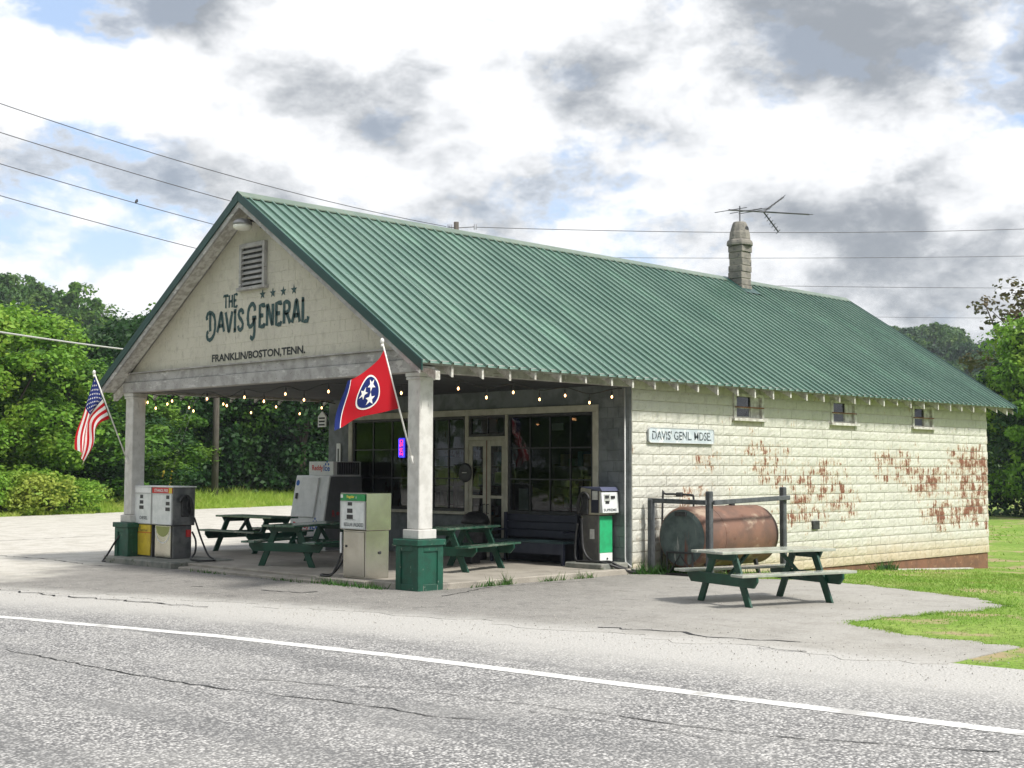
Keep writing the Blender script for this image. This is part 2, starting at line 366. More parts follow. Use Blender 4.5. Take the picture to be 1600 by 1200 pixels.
mb = MB(); xs = [-2600, 5, 8, 11, 14, 17, 20, 60, 2600]; ws = [-2600, -60, 2, 3, 4, 5, 6, 60, 2600]
for x in xs:
    for w_ in ws: y = w_+.8*(min(max(x, 5), 60)-5); mb.v.append((x, y, gz(x, y)-.005))
for i in range(len(xs)-1):
    for j in range(len(ws)-1): k = i*len(ws)+j; mb.f.append((k, k+len(ws), k+len(ws)+1, k+1))
tag(mb.build('ground', soilmat()), 'grassy ground around the store', kind='structure')

LY = [-300,-60,-20,-11.5,-8.25,-5.4,-2.5,.9,6,14,40,120]; LX = [12,-2.0,-3.75,-4.32,-4.68,-4.95,-5.4,-6.25,-8.0,-11.5,-27,-90]
def line_x(y): return float(np.interp(y, LY, LX))
ysamp = list(np.arange(-300,-40,20.))+list(np.arange(-40,30,.5))+list(np.arange(30,121,10.))
def chipmat():
    global nt
    M = bpy.data.materials.new('chip_seal_asphalt'); M.use_nodes = True; nt = M.node_tree
    b = nt.nodes['Principled BSDF']; b.inputs['Roughness'].default_value = .8; b.inputs['Specular IOR Level'].default_value = .35
    g = N('ShaderNodeNewGeometry').outputs['Position']; at_ = N('ShaderNodeAttribute'); at_.attribute_name = 'edge_dist'; e = at_.outputs['Fac']
    def nz(s, d=5, r=.6): n = N('ShaderNodeTexNoise'); L(g, n.inputs['Vector']); n.inputs['Scale'].default_value = s; n.inputs['Detail'].default_value = d; n.inputs['Roughness'].default_value = r; return n.outputs[0]
    vo = N('ShaderNodeTexVoronoi'); vo.inputs['Scale'].default_value = 42; L(g, vo.inputs['Vector'])
    sx = N('ShaderNodeSeparateColor'); L(vo.outputs['Color'], sx.inputs[0])
    chip = mixc(sx.outputs[0], (.17,.167,.165), (.74,.72,.69))
    gaps = ramp(vo.outputs['Distance'], .30, .62)
    chip = mixc(mth('MULTIPLY', gaps, .7), chip, (.06,.06,.062))
    chip = mixc(mth('MULTIPLY', ramp(nz(14, 4), .5, .66), .35), chip, (.11,.11,.112))
    chip = mixc(mth('MULTIPLY', ramp(nz(.8, 5), .4, .7), .35), chip, (.38,.37,.35))
    mp_ = N('ShaderNodeMapping'); L(g, mp_.inputs[0]); mp_.inputs['Scale'].default_value = (1.1,.09,1); mp_.inputs['Rotation'].default_value = (0,0,-.13)
    wt_ = N('ShaderNodeTexNoise'); L(mp_.outputs[0], wt_.inputs['Vector']); wt_.inputs['Scale'].default_value = 1.; wt_.inputs['Detail'].default_value = 5
    chip = mixc(mth('MULTIPLY', ramp(wt_.outputs[0], .50, .62), .38), chip, (.13,.13,.13))      # worn wheel tracks
    chip = mixc(mth('MULTIPLY', ramp(nz(.45, 8, .7), .58, .66), .35), chip, (.10,.10,.10))      # old stains
    # fine pale dust worked out from the lot covers the shoulder
    en = mth('ADD', e, mth('MULTIPLY', mth('SUBTRACT', nz(1.1, 8, .7), .5), 1.5))
    dust = mth('MULTIPLY', ramp(en, .2, 2.1), .90)
    dcol = mixc(ramp(nz(40, 4), .42, .66), (.50,.485,.455), (.36,.35,.325))
    c = mixc(dust, chip, dcol)
    L(c, b.inputs['Base Color'])
    bn = N('ShaderNodeBump'); bn.inputs['Strength'].default_value = .6; bn.inputs['Distance'].default_value = .012; L(mth('SUBTRACT', 1., vo.outputs['Distance']), bn.inputs['Height']); L(bn.outputs[0], b.inputs['Normal'])
    return M
offs = [-9.2,-6,-3,-1,0,.6,1.2,1.8,2.5,3.2]
mb = MB(); ed = []
for y in ysamp:
    for o in offs: mb.v.append((line_x(y)+o, y, gz(line_x(y)+o))); ed.append(o)
k = len(offs)
for i in range(len(ysamp)-1):
    for j in range(k-1): mb.f.append((i*k+j, i*k+j+1, (i+1)*k+j+1, (i+1)*k+j))
def skirt(bm, d=.04):
    r_ = bmesh.ops.extrude_edge_only(bm, edges=[e for e in bm.edges if e.is_boundary])
    for v in r_['geom']:
        if isinstance(v, bmesh.types.BMVert): v.co.z -= d
road = tag(mb.build('road', chipmat()), 'two lane chip sealed road passing the store', kind='structure')
a_ = road.data.attributes.new('edge_dist', 'FLOAT', 'POINT'); a_.data.foreach_set('value', np.array(ed, np.float32))
bm = bmesh.new(); bm.from_mesh(road.data); skirt(bm, .03); bm.to_mesh(road.data); bm.free()
m_line = mat('white_road_paint', (.80,.80,.78), (.66,.65,.62), 9, .6, bump=.2, bscale=60, layers=[((.34,.33,.32), (34,34,34), .55, .66), ((.42,.41,.39), (3,3,3), .52, .66)])
mb = MB()
for y in ysamp: mb.v += [(line_x(y)-.10+random.uniform(-.006,.006), y, .004), (line_x(y)+.10+random.uniform(-.006,.006), y, .004)]
for i in range(len(ysamp)-1): mb.f.append((2*i, 2*i+1, 2*i+3, 2*i+2))
mb.build('edge_line', m_line, road)
m_crack = mat('crack', (.03,.03,.03), rough=.9)
def crack(pxs, wd, parent, z=.006, jit=.028):
    P = [at(px, py, 2, z) for px, py in pxs]; Q = []
    for a, b in zip(P[:-1], P[1:]):
        n = max(2, int(np.linalg.norm(b-a)/.12))
        for t in range(n): Q.append(a+(b-a)*t/n + np.array((random.uniform(-jit,jit), random.uniform(-jit,jit), 0)))
    mb = MB(); stroke(mb, [q[:2] for q in Q], [wd*random.uniform(.25,1.3) for _ in Q], lambda u, v: (u, v, z)); return mb.build('crack', m_crack, parent)
crack([(0,1013),(100,1032),(230,1057),(340,1075),(500,1092),(590,1104),(690,1120),(800,1125)], .022, road)
crack([(340,1060),(420,1062),(520,1070),(640,1076),(740,1090),(800,1097)], .016, road)
crack([(800,1097),(880,1108),(960,1116),(1080,1135),(1200,1150),(1330,1158),(1500,1170),(1600,1178)], .02, road)
crack([(820,1110),(930,1125),(1050,1143),(1150,1160)], .012, road)

def lotmat():
    global nt
    M = bpy.data.materials.new('old_lot_asphalt'); M.use_nodes = True; nt = M.node_tree
    b = nt.nodes['Principled BSDF']; b.inputs['Roughness'].default_value = .82; b.inputs['Specular IOR Level'].default_value = .35
    g = N('ShaderNodeNewGeometry').outputs['Position']; sp = N('ShaderNodeSeparateXYZ'); L(g, sp.inputs[0])
    def nz(s, d=6, r=.62): n = N('ShaderNodeTexNoise'); L(g, n.inputs['Vector']); n.inputs['Scale'].default_value = s; n.inputs['Detail'].default_value = d; n.inputs['Roughness'].default_value = r; return n.outputs[0]
    wob = mth('MULTIPLY', mth('SUBTRACT', nz(.55, 7, .68), .5), 5.)
    gray = mixc(ramp(nz(1.2), .4, .66), (.225,.217,.20), (.165,.158,.147))
    gray = mixc(mth('MULTIPLY', ramp(nz(3.3, 8), .54, .66), .75), gray, (.085,.083,.08))
    gray = mixc(mth('MULTIPLY', ramp(nz(9, 7, .7), .50, .66), .5), gray, (.34,.325,.30))
    gray = mixc(mth('MULTIPLY', ramp(nz(55, 3), .46, .60), .6), gray, (.38,.36,.33))
    gray = mixc(mth('MULTIPLY', ramp(nz(75, 2), .56, .62), .7), gray, (.07,.068,.065))
    pale = mixc(ramp(nz(1.7), .42, .66), (.56,.535,.48), (.44,.415,.36))
    pale = mixc(mth('MULTIPLY', ramp(nz(7, 8, .7), .50, .66), .5), pale, (.34,.32,.28))
    pale = mixc(mth('MULTIPLY', ramp(nz(60, 3), .53, .62), .6), pale, (.24,.225,.20))
    s1 = mth('ADD', mth('SUBTRACT', mth('SUBTRACT', sp.outputs[1], mth('MULTIPLY', sp.outputs[0], .75)), 9.3), wob)
    s2 = mth('ADD', mth('SUBTRACT', -1.2, sp.outputs[1]), mth('ADD', mth('MULTIPLY', sp.outputs[0], .55), wob))
    f = mth('MAXIMUM', ramp(s1, -1.1, 1.0), mth('MULTIPLY', ramp(s2, -1.0, 7.), .45))
    c = mixc(f, gray, pale)
    at_ = N('ShaderNodeAttribute'); at_.attribute_name = 'edge_dist'
    en = mth('ADD', at_.outputs['Fac'], mth('MULTIPLY', mth('SUBTRACT', nz(1.1, 8, .7), .5), 1.3))
    c = mixc(mth('MULTIPLY', ramp(en, 3.75, 2.75), .9), c, mixc(ramp(nz(40, 4), .42, .66), (.50,.485,.455), (.36,.35,.325)))
    L(c, b.inputs['Base Color'])
    bn = N('ShaderNodeBump'); bn.inputs['Strength'].default_value = .45; bn.inputs['Distance'].default_value = .012; L(nz(60, 5), bn.inputs['Height']); L(bn.outputs[0], b.inputs['Normal'])
    return M
bound = [(line_x(y)+2.95+.16*math.sin(y*3.1)+random.uniform(-.13,.13), y) for y in np.arange(9,-9.6,-.22)]
def rough_edge(P, amp=.07, step=.16):
    o = []
    for a, b in zip(P[:-1], P[1:]):
        n = max(1, int(math.hypot(b[0]-a[0], b[1]-a[1])/step))
        for k in range(n): t = k/n; o.append((a[0]+(b[0]-a[0])*t+random.gauss(0,amp), a[1]+(b[1]-a[1])*t+random.gauss(0,amp)))
    return o+[P[-1]]
LOT = [(-8.8,22),(-3.,29.5),(8.95,34.35),(26.9,40.4),(70,54),(70,47),(28,33),(14,18),(10.5,10.5)] + \
      [(10.0,9.0),(5.0,1.)] + rough_edge([(5.6,-.25),(6.1,-1.5),(7.1,-2.3),(7.15,-3.1),(6.95,-3.9),(6.43,-4.84),(5.9,-5.7),(5.36,-6.56),(4.9,-7.05),(4.35,-7.42),(3.5,-7.40),(2.9,-7.25),(2.1,-6.98),(1.5,-6.92),(1.05,-6.93),(.75,-7.2),(.55,-7.7),(.36,-8.34),(.42,-8.9),(.30,-9.45)])
LOTP = LOT + bound[::-1]
bm = bmesh.new(); vs = [bm.verts.new((x, y, 0)) for x, y in LOTP]; bm.faces.new(vs)
bmesh.ops.triangulate(bm, faces=bm.faces[:])
for px in (5., 20.):
    bmesh.ops.bisect_plane(bm, geom=bm.verts[:]+bm.edges[:]+bm.faces[:], plane_co=(px,0,0), plane_no=(1,0,0))
for k_ in range(40):
    bmesh.ops.bisect_plane(bm, geom=bm.verts[:]+bm.edges[:]+bm.faces[:], plane_co=(0,-10+k_*.5,0), plane_no=(0,1,0))
for k_ in range(22):
    bmesh.ops.bisect_plane(bm, geom=bm.verts[:]+bm.edges[:]+bm.faces[:], plane_co=(-8+k_*.5,0,0), plane_no=(1,0,0))
for v in bm.verts: v.co.z = gz(v.co.x, v.co.y)+.005
skirt(bm)
bmesh.ops.recalc_face_normals(bm, faces=bm.faces)
me = bpy.data.meshes.new('parking_lot'); bm.to_mesh(me); bm.free(); me.materials.append(lotmat())
a_ = me.attributes.new('edge_dist', 'FLOAT', 'POINT'); a_.data.foreach_set('value', np.array([v.co.x-line_x(v.co.y) for v in me.vertices], np.float32))
lot = tag(link('parking_lot', me), 'patched pale asphalt forecourt around the store', kind='structure')
crack([(945,980),(1000,984),(1060,986),(1100,994),(1160,998),(1230,1001),(1272,1005)], .06, lot, .010, .07)
crack([(1180,1012),(1230,1016),(1285,1018)], .02, lot, .010)
crack([(0,921),(90,930),(180,937),(260,943),(330,948)], .05, lot, .010, .08)
crack([(300,916),(330,916)], .07, lot, .010, .02)
crack([(0,868),(60,872),(140,882),(170,884)], .04, lot, .010, .06)
crack([(0,845),(60,842),(150,837),(175,836)], .05, lot, .010, .06)
crack([(690,932),(760,918),(840,912),(930,907)], .03, lot, .010, .04)
crack([(410,922),(470,926),(510,923)], .05, lot, .010, .04)
def inpoly(x, y, P):
    r = False
    for i in range(len(P)):
        a, b = P[i], P[i-1]
        if (a[1] > y) != (b[1] > y) and x < (b[0]-a[0])*(y-a[1])/(b[1]-a[1])+a[0]: r = not r
    return r

# porch slab, pump islands
mb = MB(); mb.box(-.05,5.4,-.12,9.75,-.1,.10); slab = tag(mb.build('porch_slab', m_conc, bevel=.015), 'raised concrete porch floor', kind='structure')
mb = MB(); mb.box(-.35,-.06,2.2,6.4,-.1,.055); tag(mb.build('apron_slab', m_conc, bevel=.015), 'low concrete apron along the porch front', kind='structure')
W = 9.07; HR = 6.83; TP = .658; XF = -.38; XB = 20.37
def zt(y): return HR-TP*abs(y-W/2)

# ---------------------------------------------------------------- the store
store = empty('general_store', (0,0,0), 0, 'cream block country store with green metal roof and open gabled porch', 'store')
def part(name, M, parent=store, bevel=0., smooth=False, *boxes):
    mb = MB()
    for b in boxes: mb.box(*b)
    return mb.build(name, M, parent, None, bevel, smooth)
WIN = [(8.37,9.43,2.94,3.44),(12.03,13.1,2.94,3.44),(15.68,16.74,2.94,3.44)]
LW = 19.67
core = [(5.2,LW,.014,.2,-.22,2.96)]; x = 5.2
for a, b, z0, z1 in WIN: core.append((x, a+.06, .0141, .2, 2.96, 3.62)); x = b-.06
core.append((x, LW, .0141, .2, 2.96, 3.62))
side = part('side_wall', m_joint, store, 0, False, *core)
# rock faced blocks: eight shared shapes of full length, and halves
BL, BH = .406, .2
def blockmesh(L_, seed, relief=.015, nx=5, nz_=4):
    r = random.Random(seed); mb = MB(); g = .007
    for j in range(nz_+1):
        for i in range(nx+1):
            edge = i in (0, nx) or j in (0, nz_)
            x = .0025+(L_-.005)*i/nx; z = g+(BH-2*g)*j/nz_
            if not edge: x += r.uniform(-.014,.014); z += r.uniform(-.008,.008)
            d = (-.001 if edge else -r.uniform(.25,1.)*relief)
            mb.v.append((x, d, z))
    for j in range(nz_):
        for i in range(nx): a = j*(nx+1)+i; mb.f.append((a, a+1, a+nx+2, a+nx+1))
    ring = [i for i in range(nx+1)]+[j*(nx+1)+nx for j in range(1, nz_+1)]+[nz_*(nx+1)+i for i in range(nx-1, -1, -1)]+[j*(nx+1) for j in range(nz_-1, 0, -1)]
    o = len(mb.v); mb.v += [(mb.v[q][0], .016, mb.v[q][2]) for q in ring]; n = len(ring)
    for q in range(n): mb.f.append((ring[q], o+q, o+(q+1)%n, ring[(q+1)%n]))
    return mb
BLK = [blockmesh(BL, 100+i) for i in range(8)]; BLKM = [b.mesh('block', m_wall) for b in BLK]
cells = []
for j in range(19):
    z = -.22+BH*j
    if z+BH > 3.6: break
    x = 5.2 - (BL/2 if j%2 else 0)
    while x < LW-.01:
        a, b = max(x, 5.2), min(x+BL, LW); x += BL
        if b-a < .06: continue
        segs = [(a, b)]
        for w0, w1, z0, z1 in WIN:
            if z+BH > z0+.03 and z < z1:
                ns = []
                for (p, q) in segs:
                    if q <= w0+.04 or p >= w1-.04: ns.append((p, q)); continue
                    if p < w0+.04: ns.append((p, w0+.04))
                    if q > w1-.04: ns.append((w1-.04, q))
                segs = ns
        for p, q in segs:
            if q-p > .04: cells.append((p, q, z))
cells.sort(key=lambda c: c[0])
rest = MB(); cut = {}
for n_, (p, q, z) in enumerate(cells):
    full = abs(q-p-BL) < 1e-3; y0 = random.uniform(-.004,.003)
    if n_ < 300:
        if full: me = BLKM[random.randrange(8)]
        else:
            key = round(q-p, 2)
            if key not in cut: cut[key] = blockmesh(q-p, 300+len(cut), nx=3).mesh('block', m_wall)
            me = cut[key]
        link('block', me, side, (p, y0, z))
    else:
        b = BLK[random.randrange(8)]; sx = (q-p)/BL
        rest.add([(p+v[0]*sx, y0+v[1], z+v[2]) for v in b.v], b.f)
tag(rest.build('far_blockwork', m_wall, store), kind='stuff')
part('wall', m_wall, store, 0, False, (5.21,LW,8.87,W,-.5,3.62))
mb = MB(); mb.prism([(0.2,-.6),(8.87,-.6),(8.87,3.6),(W/2,HR-.2),(.2,3.6)], lambda u, v, d: (d, u, v), LW-.2, LW-.002); mb.build('wall', m_wall, store)
# red clay coloured foundation below the blocks, following the falling ground
mb = MB(); mb.hexa([(9.3,.03,-.6),(LW-.03,.03,-.9),(LW-.03,.2,-.9),(9.3,.2,-.6)], [(9.3,.03,-.222),(LW-.03,.03,-.222),(LW-.03,.2,-.222),(9.3,.2,-.222)])
fo = mb.build('foundation', m_found, store)
part('foundation', m_found, store, 0, False, (5.25,9.3,.03,.2,-.3,-.222))
part('crawl_opening', m_black, store, 0, False, (14.05,14.6,.018,.06,-.62,-.30))
mb = MB(); mb.bar((14.6,-.12,-.40),(18.2,-.22,-.545),.12,.03); tag(mb.build('plank', m_rafter), 'pale board lying in the grass along the foundation', 'plank')
part('wall_vent', m_black, store, .006, False, (11.22,11.48,-.05,.01,.62,.80))

# side windows
def flat(name, vs, M, parent):      # one flat sheet whose front side is given by the corner order
    me = bpy.data.meshes.new(name); me.from_pydata(vs, [], [(0,1,2,3)]); me.materials.append(M); return link(name, me, parent)
def side_window(x0, x1, z0, z1):
    f = part('side_window', m_rafter, store, .004, False, (x0,x0+.09,-.035,.12,z0,z1),(x1-.09,x1,-.035,.12,z0,z1),(x0+.09,x1-.09,-.034,.12,z1-.06,z1))
    part('sill', m_rafter, f, .004, False, (x0-.05,x1+.05,-.085,.1,z0-.06,z0-.002))
    xm = x0+.09+(x1-x0-.18)*.66
    part('white_panel', m_rafter, f, .003, False, (xm,x1-.092,.03,.06,z0+.002,z1-.062))
    zm = (z0+z1-.06)/2
    part('head_board', m_wood, f, .004, False, (x0,x1,-.01,.1,z1+.002,3.66))
    part('sash', m_rafter, f, .003, False, (x0+.092,xm-.002,.045,.075,zm-.02,zm+.02),(x0+.092,x0+.125,.047,.073,z0+.002,zm-.02),(xm-.03,xm-.002,.047,.073,z0+.002,zm-.02),(x0+.125,xm-.03,.046,.074,z0+.002,z0+.04))
    for (a_, b_, yy, c_, d_) in ((x0+.12,xm-.025,.058,z0+.035,zm-.018),(x0+.092,xm-.002,.064,zm+.022,z1-.062)): flat('pane', [(a_,yy,c_),(b_,yy,c_),(b_,yy,d_),(a_,yy,d_)], m_glass, f)
    mr = mat('rusty_bar', (.25,.10,.04), (.16,.07,.03), 9, .8)
    part('security_bar', mr, f, 0, False, (x0+.02,x1-.02,-.05,-.036,zm-.012,zm+.012))
for q in WIN: side_window(*q)

# gable wall of smooth painted blocks above the porch beam
mb = MB(); gp = [(.33,3.80),(W-.33,3.80),(W/2,zt(W/2)-.14-.0)]
def gpoly(z0): return None
half = [(y_, z_) for y_, z_ in ((.0,3.8),(W,3.8),(W,zt(0)-.13),(W/2,HR-.13),(.0,zt(0)-.13))]
mb.prism([(.0,3.72),(W,3.72),(W,zt(0)-.12),(W/2,HR-.12),(.0,zt(0)-.12)], lambda u, v, d: (d, u, v), .030, .18)
gable = mb.build('gable_wall', m_gable, store)
for j in range(16):
    z = 3.80+BH*j; y = -.1 - (BL/2 if j%2 else 0)
    while y < W:
        poly = [(max(y,.01)+.0012, z+.0015), (min(y+BL,W-.01)-.0012, z+.0015), (min(y+BL,W-.01)-.0012, z+BH-.0015), (max(y,.01)+.0012, z+BH-.0015)]
        y += BL
        if poly[1][0]-poly[0][0] < .03: continue
        poly = clip(poly, TP, 1, HR-.12+TP*W/2); poly = clip(poly, -TP, 1, HR-.12-TP*W/2)
        if len(poly) < 3: continue
        A = abs(sum(poly[i-1][0]*poly[i][1]-poly[i][0]*poly[i-1][1] for i in range(len(poly))))/2
        if A < .004: continue
        vy, vz = 4.56, 5.59
        if all(abs(u-vy) < .33 and abs(v-vz) < .38 for u, v in poly): continue
        d = random.uniform(.0245,.0258); c = np.mean(poly, 0); ins = [tuple(np.array(q)+(c-q)/np.linalg.norm(c-q)*.004) for q in poly]
        mb = MB(); n = len(poly)
        mb.add([(.036,u,v) for u, v in poly]+[(d+.004,u,v) for u, v in poly]+[(d,u,v) for u, v in ins], [tuple(range(2*n,3*n))]+[(i,(i+1)%n,n+(i+1)%n,n+i) for i in range(n)]+[(n+i,n+(i+1)%n,2*n+(i+1)%n,2*n+i) for i in range(n)])
        mb.build('block', m_gable, gable)
# louvred vent
v = part('gable_vent', m_wood, store, .006, False, (-.05,.03,4.93,5.0,5.20,6.0),(-.05,.03,4.20,4.27,5.20,6.0),(-.052,.03,4.27,4.93,5.92,6.002),(-.075,.03,4.15,5.05,5.14,5.20))
part('back_panel', m_black, v, 0, False, (.004,.02,4.28,4.92,5.2,5.92))
for k in range(7):
    z = 5.245+k*.097; mb = MB(); mb.hexa([(-.045,4.272,z),(-.035,4.272,z-.008),(-.035,4.928,z-.008),(-.045,4.928,z)], [(-.008,4.272,z+.052),(.0,4.272,z+.044),(.0,4.928,z+.044),(-.008,4.928,z+.052)])
    mb.build('slat', m_wood, v)
# porch beams
part('beam_board', m_wood, store, .008, False, (-.02,.16,-.02,W+.02,3.625,3.80))
part('beam_board', m_wood, store, .008, False, (-.055,.16,-.03,W+.03,3.42,3.622))
part('drip_strip', m_wood, store, .004, False, (-.075,-.02,-.03,W+.03,3.80,3.822))
part('side_beam', m_wood, store, .008, False, (.17,5.19,.02,.16,3.42,3.60)); part('side_beam', m_wood, store, .008, False, (.17,5.19,W-.16,W-.02,3.42,3.60))
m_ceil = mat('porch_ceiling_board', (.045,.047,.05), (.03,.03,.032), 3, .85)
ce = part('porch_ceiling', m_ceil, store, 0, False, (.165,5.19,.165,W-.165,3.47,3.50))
# roof
def slope_pts(y0, y1, dz): return None
def roof_panel(sign):      # one ribbed sheet, width PW, from the ridge down to one eave
    mb = MB(); PW = .988; sp_ = PW/4; prof = [(0., .0)]
    for k in range(4):
        c = sp_*(k+.5); prof += [(c-.024, .0), (c-.021, .042), (c+.006, .042), (c+.026, .0)]
    prof += [(PW-.001, .0)]
    ye = -.50 if sign < 0 else W+.50; nrm = np.array((0, sign*math.sin(math.atan(TP)), math.cos(math.atan(TP))))
    A = np.array((0, W/2+sign*.01, HR-.004)); B = np.array((0, ye, zt(ye)))
    n = len(prof)
    for t in (0, .25, .5, .75, 1):
        for (x, h) in prof: q = A+(B-A)*t+nrm*(h+.004*math.sin(7*t)); mb.v.append((x, q[1], q[2]))
    for t in range(4):
        for i in range(n-1): mb.f.append((t*n+i, t*n+i+1, (t+1)*n+i+1, (t+1)*n+i))
    me = mb.mesh('roof_panel', m_roof); return me
for sign in (-1, 1):
    me = roof_panel(sign)
    for k in range(21): link('roof_panel', me, store, (XF+k*.988, 0, random.uniform(-.003,.003)))
mb = MB()
for sg in (-1, 1):
    ye = -.44 if sg < 0 else W+.44
    mb.hexa([(XF+.03,W/2,HR-.12),(XB-.03,W/2,HR-.12),(XB-.03,ye,zt(ye)-.06),(XF+.03,ye,zt(ye)-.06)], [(XF+.03,W/2,HR-.02),(XB-.03,W/2,HR-.02),(XB-.03,ye,zt(ye)-.012),(XF+.03,ye,zt(ye)-.012)])
mb.build('roof_deck', m_wood, store)
mb = MB()
for sg in (-1, 1):
    y1 = W/2+sg*.17; mb.add([(XF-.04,W/2,HR+.055),(XB+.03,W/2,HR+.055),(XB+.03,y1,zt(y1)+.052),(XF-.04,y1,zt(y1)+.052),(XF-.04,y1,zt(y1)+.030),(XB+.03,y1,zt(y1)+.030)], [(0,1,2,3),(3,2,5,4)])
m_cap = mat('ridge_cap_metal', (.16,.205,.155), (.12,.165,.125), 2, .4); mb.build('ridge_cap', m_cap, store)
for xe, nm in ((XF, 0), (XB, 1)):
    for sg in (-1, 1):
        ye = -.50 if sg < 0 else W+.50; x0, x1 = (xe-.03, xe) if nm == 0 else (xe, xe+.03)
        mb = MB(); mb.hexa([(x0,W/2,HR-.13),(x1,W/2,HR-.13),(x1,ye,zt(ye)-.13),(x0,ye,zt(ye)-.13)], [(x0,W/2,HR+.05),(x1,W/2,HR+.05),(x1,ye,zt(ye)+.05),(x0,ye,zt(ye)+.05)])
        mb.build('rake_trim', m_trim, store, bevel=.006)
        x0, x1 = (xe+.002, xe+.045) if nm == 0 else (xe-.045, xe-.002); ye = -.40 if sg < 0 else W+.40
        mb = MB(); mb.hexa([(x0,W/2,HR-.24),(x1,W/2,HR-.24),(x1,ye,zt(ye)-.23),(x0,ye,zt(ye)-.23)], [(x0,W/2,HR-.121),(x1,W/2,HR-.121),(x1,ye,zt(ye)-.121),(x0,ye,zt(ye)-.121)])
        mb.build('rake_board', m_wood, store, bevel=.006)
# soffit planks under the front overhang, running with the slope
for sg in (-1, 1):
    for k in range(3):
        x0 = XF+.05+k*.105; ye = -.38 if sg < 0 else W+.38; dz = random.uniform(-.004,.004)
        mb = MB(); mb.hexa([(x0,W/2+sg*.02,HR-.155+dz),(x0+.10,W/2+sg*.02,HR-.155+dz),(x0+.10,ye,zt(ye)-.155+dz),(x0,ye,zt(ye)-.155+dz)], [(x0,W/2+sg*.02,HR-.122),(x0+.10,W/2+sg*.02,HR-.122),(x0+.10,ye,zt(ye)-.122),(x0,ye,zt(ye)-.122)])
        mb.build('soffit_plank', m_rafter if sg > 0 else m_wood, store)
    yl = (-.42, -.02) if sg < 0 else (W+.42, W+.03)   # lookout block at the foot of the gable
    mb = MB(); mb.hexa([(-.05,yl[0],zt(yl[0])-.30),(.05,yl[0],zt(yl[0])-.30),(.05,yl[1],3.46),(-.05,yl[1],3.46)], [(-.05,yl[0],zt(yl[0])-.16),(.05,yl[0],zt(yl[0])-.16),(.05,yl[1],3.62),(-.05,yl[1],3.62)])
    mb.build('lookout', m_rafter, store, bevel=.006)
# rafter tails and eave purlin on both sides
for sg in (-1, 1):
    ye = -.40 if sg < 0 else W+.40; yi = .1 if sg < 0 else W-.1
    mb = MB(); mb.bar((XF+.06,ye-sg*.0+(-.02 if sg < 0 else .02),zt(ye)-.045),(XB-.06,ye+(-.02 if sg < 0 else .02),zt(ye)-.045),.03,.07); mb.build('eave_board', m_wood, store)
    k = 0; x = .28
    while x < LW+.3:
        j = random.uniform(-.03,.03); t = random.uniform(.15,.22); yy = ye+sg*.045+random.uniform(-.012,.012)
        mb = MB(); x0, x1 = x+j-.022, x+j+.022
        mb.hexa([(x0,yy,zt(ye)-.07-t*.85),(x1,yy,zt(ye)-.07-t*.85),(x1,yi,zt(yi)-.24),(x0,yi,zt(yi)-.24)], [(x0,yy,zt(ye)-.082),(x1,yy,zt(ye)-.082),(x1,yi,zt(yi)-.10),(x0,yi,zt(yi)-.10)])
        if not any(a-.02 < x+j < b+.02 and False for a, b, _, _ in WIN): mb.build('rafter_tail', m_rafter, store)
        x += .634
# columns on green panelled pedestals
for yc in (0., W-.29):
    c = part('porch_column', m_col, store, .012, False, (0,.29,yc,yc+.29,.95,3.418))
    part('plinth', m_col, c, .01, False, (-.045,.335,yc-.045,yc+.335,.80,.948)); part('capital', m_col, c, .008, False, (-.022,.312,yc-.022,yc+.312,3.30,3.345)); part('capital', m_col, c, .008, False, (-.03,.32,yc-.03,yc+.32,3.35,3.417))
    a, b = yc-.10, yc+.39; z0 = -.02
    p_ = part('column_pedestal', m_pedestal, store, .006, False, (-.10,.39,a,b,z0,.72))
    part('pedestal_top', m_pedestal, p_, .01, False, (-.155,.445,a-.055,b+.055,.70,.798))
    for (f, g) in (('x', -.10), ('y', a), ('y2', b)):
        bx = []
        def fr(u0, u1, w0, w1):
            if f == 'x': bx.append((g-.022, g-.001, a+u0*(b-a), a+u1*(b-a), w0, w1))
            elif f == 'y': bx.append((-.10+u0*.49, -.10+u1*.49, g-.022, g-.001, w0, w1))
            else: bx.append((-.10+u0*.49, -.10+u1*.49, g+.001, g+.022, w0, w1))
        fr(-.04,.20,z0,.699); fr(.80,1.04,z0,.699); fr(.201,.799,z0,.10); fr(.201,.799,.61,.699)
        part('panel_frame', m_pedestal, p_, .005, False, *bx)
# ---------------------------------------------------------------- storefront under the porch
X0 = 5.2
sf = part('storefront_wall', m_gray, store, 0, False, (X0-.012,X0+.15,.016,.80,-.05,3.5),(X0-.010,X0+.15,8.30,W-.002,-.05,3.5),(X0-.008,X0+.15,.80,8.30,3.12,3.5),(X0-.008,X0+.15,4.42,8.30,-.05,1.0))
for j in range(17):
    for k in range(3):
        a = .03+k*.27-(.13 if j%2 else 0); b = a+.26; a = max(a,.03); b = min(b,.79)
        if b-a > .05: part('block', m_gray, sf, .004, False, (X0-.026+random.uniform(-.003,.003),X0-.013,a,b,.06+j*.2,.06+j*.2+.192))
m_navy = mat('dark_navy_paint', (.016,.018,.035), (.022,.024,.04), 4, .6)
part('lower_panel', m_navy, store, 0, False, (X0-.006,X0+.15,.80,3.25,-.05,1.0))
tr = part('window_surround', m_cream, store, .006, False, (X0-.05,X0+.1,.80,8.30,2.99,3.118),(X0-.048,X0+.1,.80,.93,1.02,2.988),(X0-.048,X0+.1,8.16,8.30,1.02,2.988),(X0-.046,X0+.1,4.34,4.44,.10,2.988),(X0-.046,X0+.1,3.20,3.27,.10,2.988),(X0-.044,X0+.1,5.98,6.10,1.02,2.988))
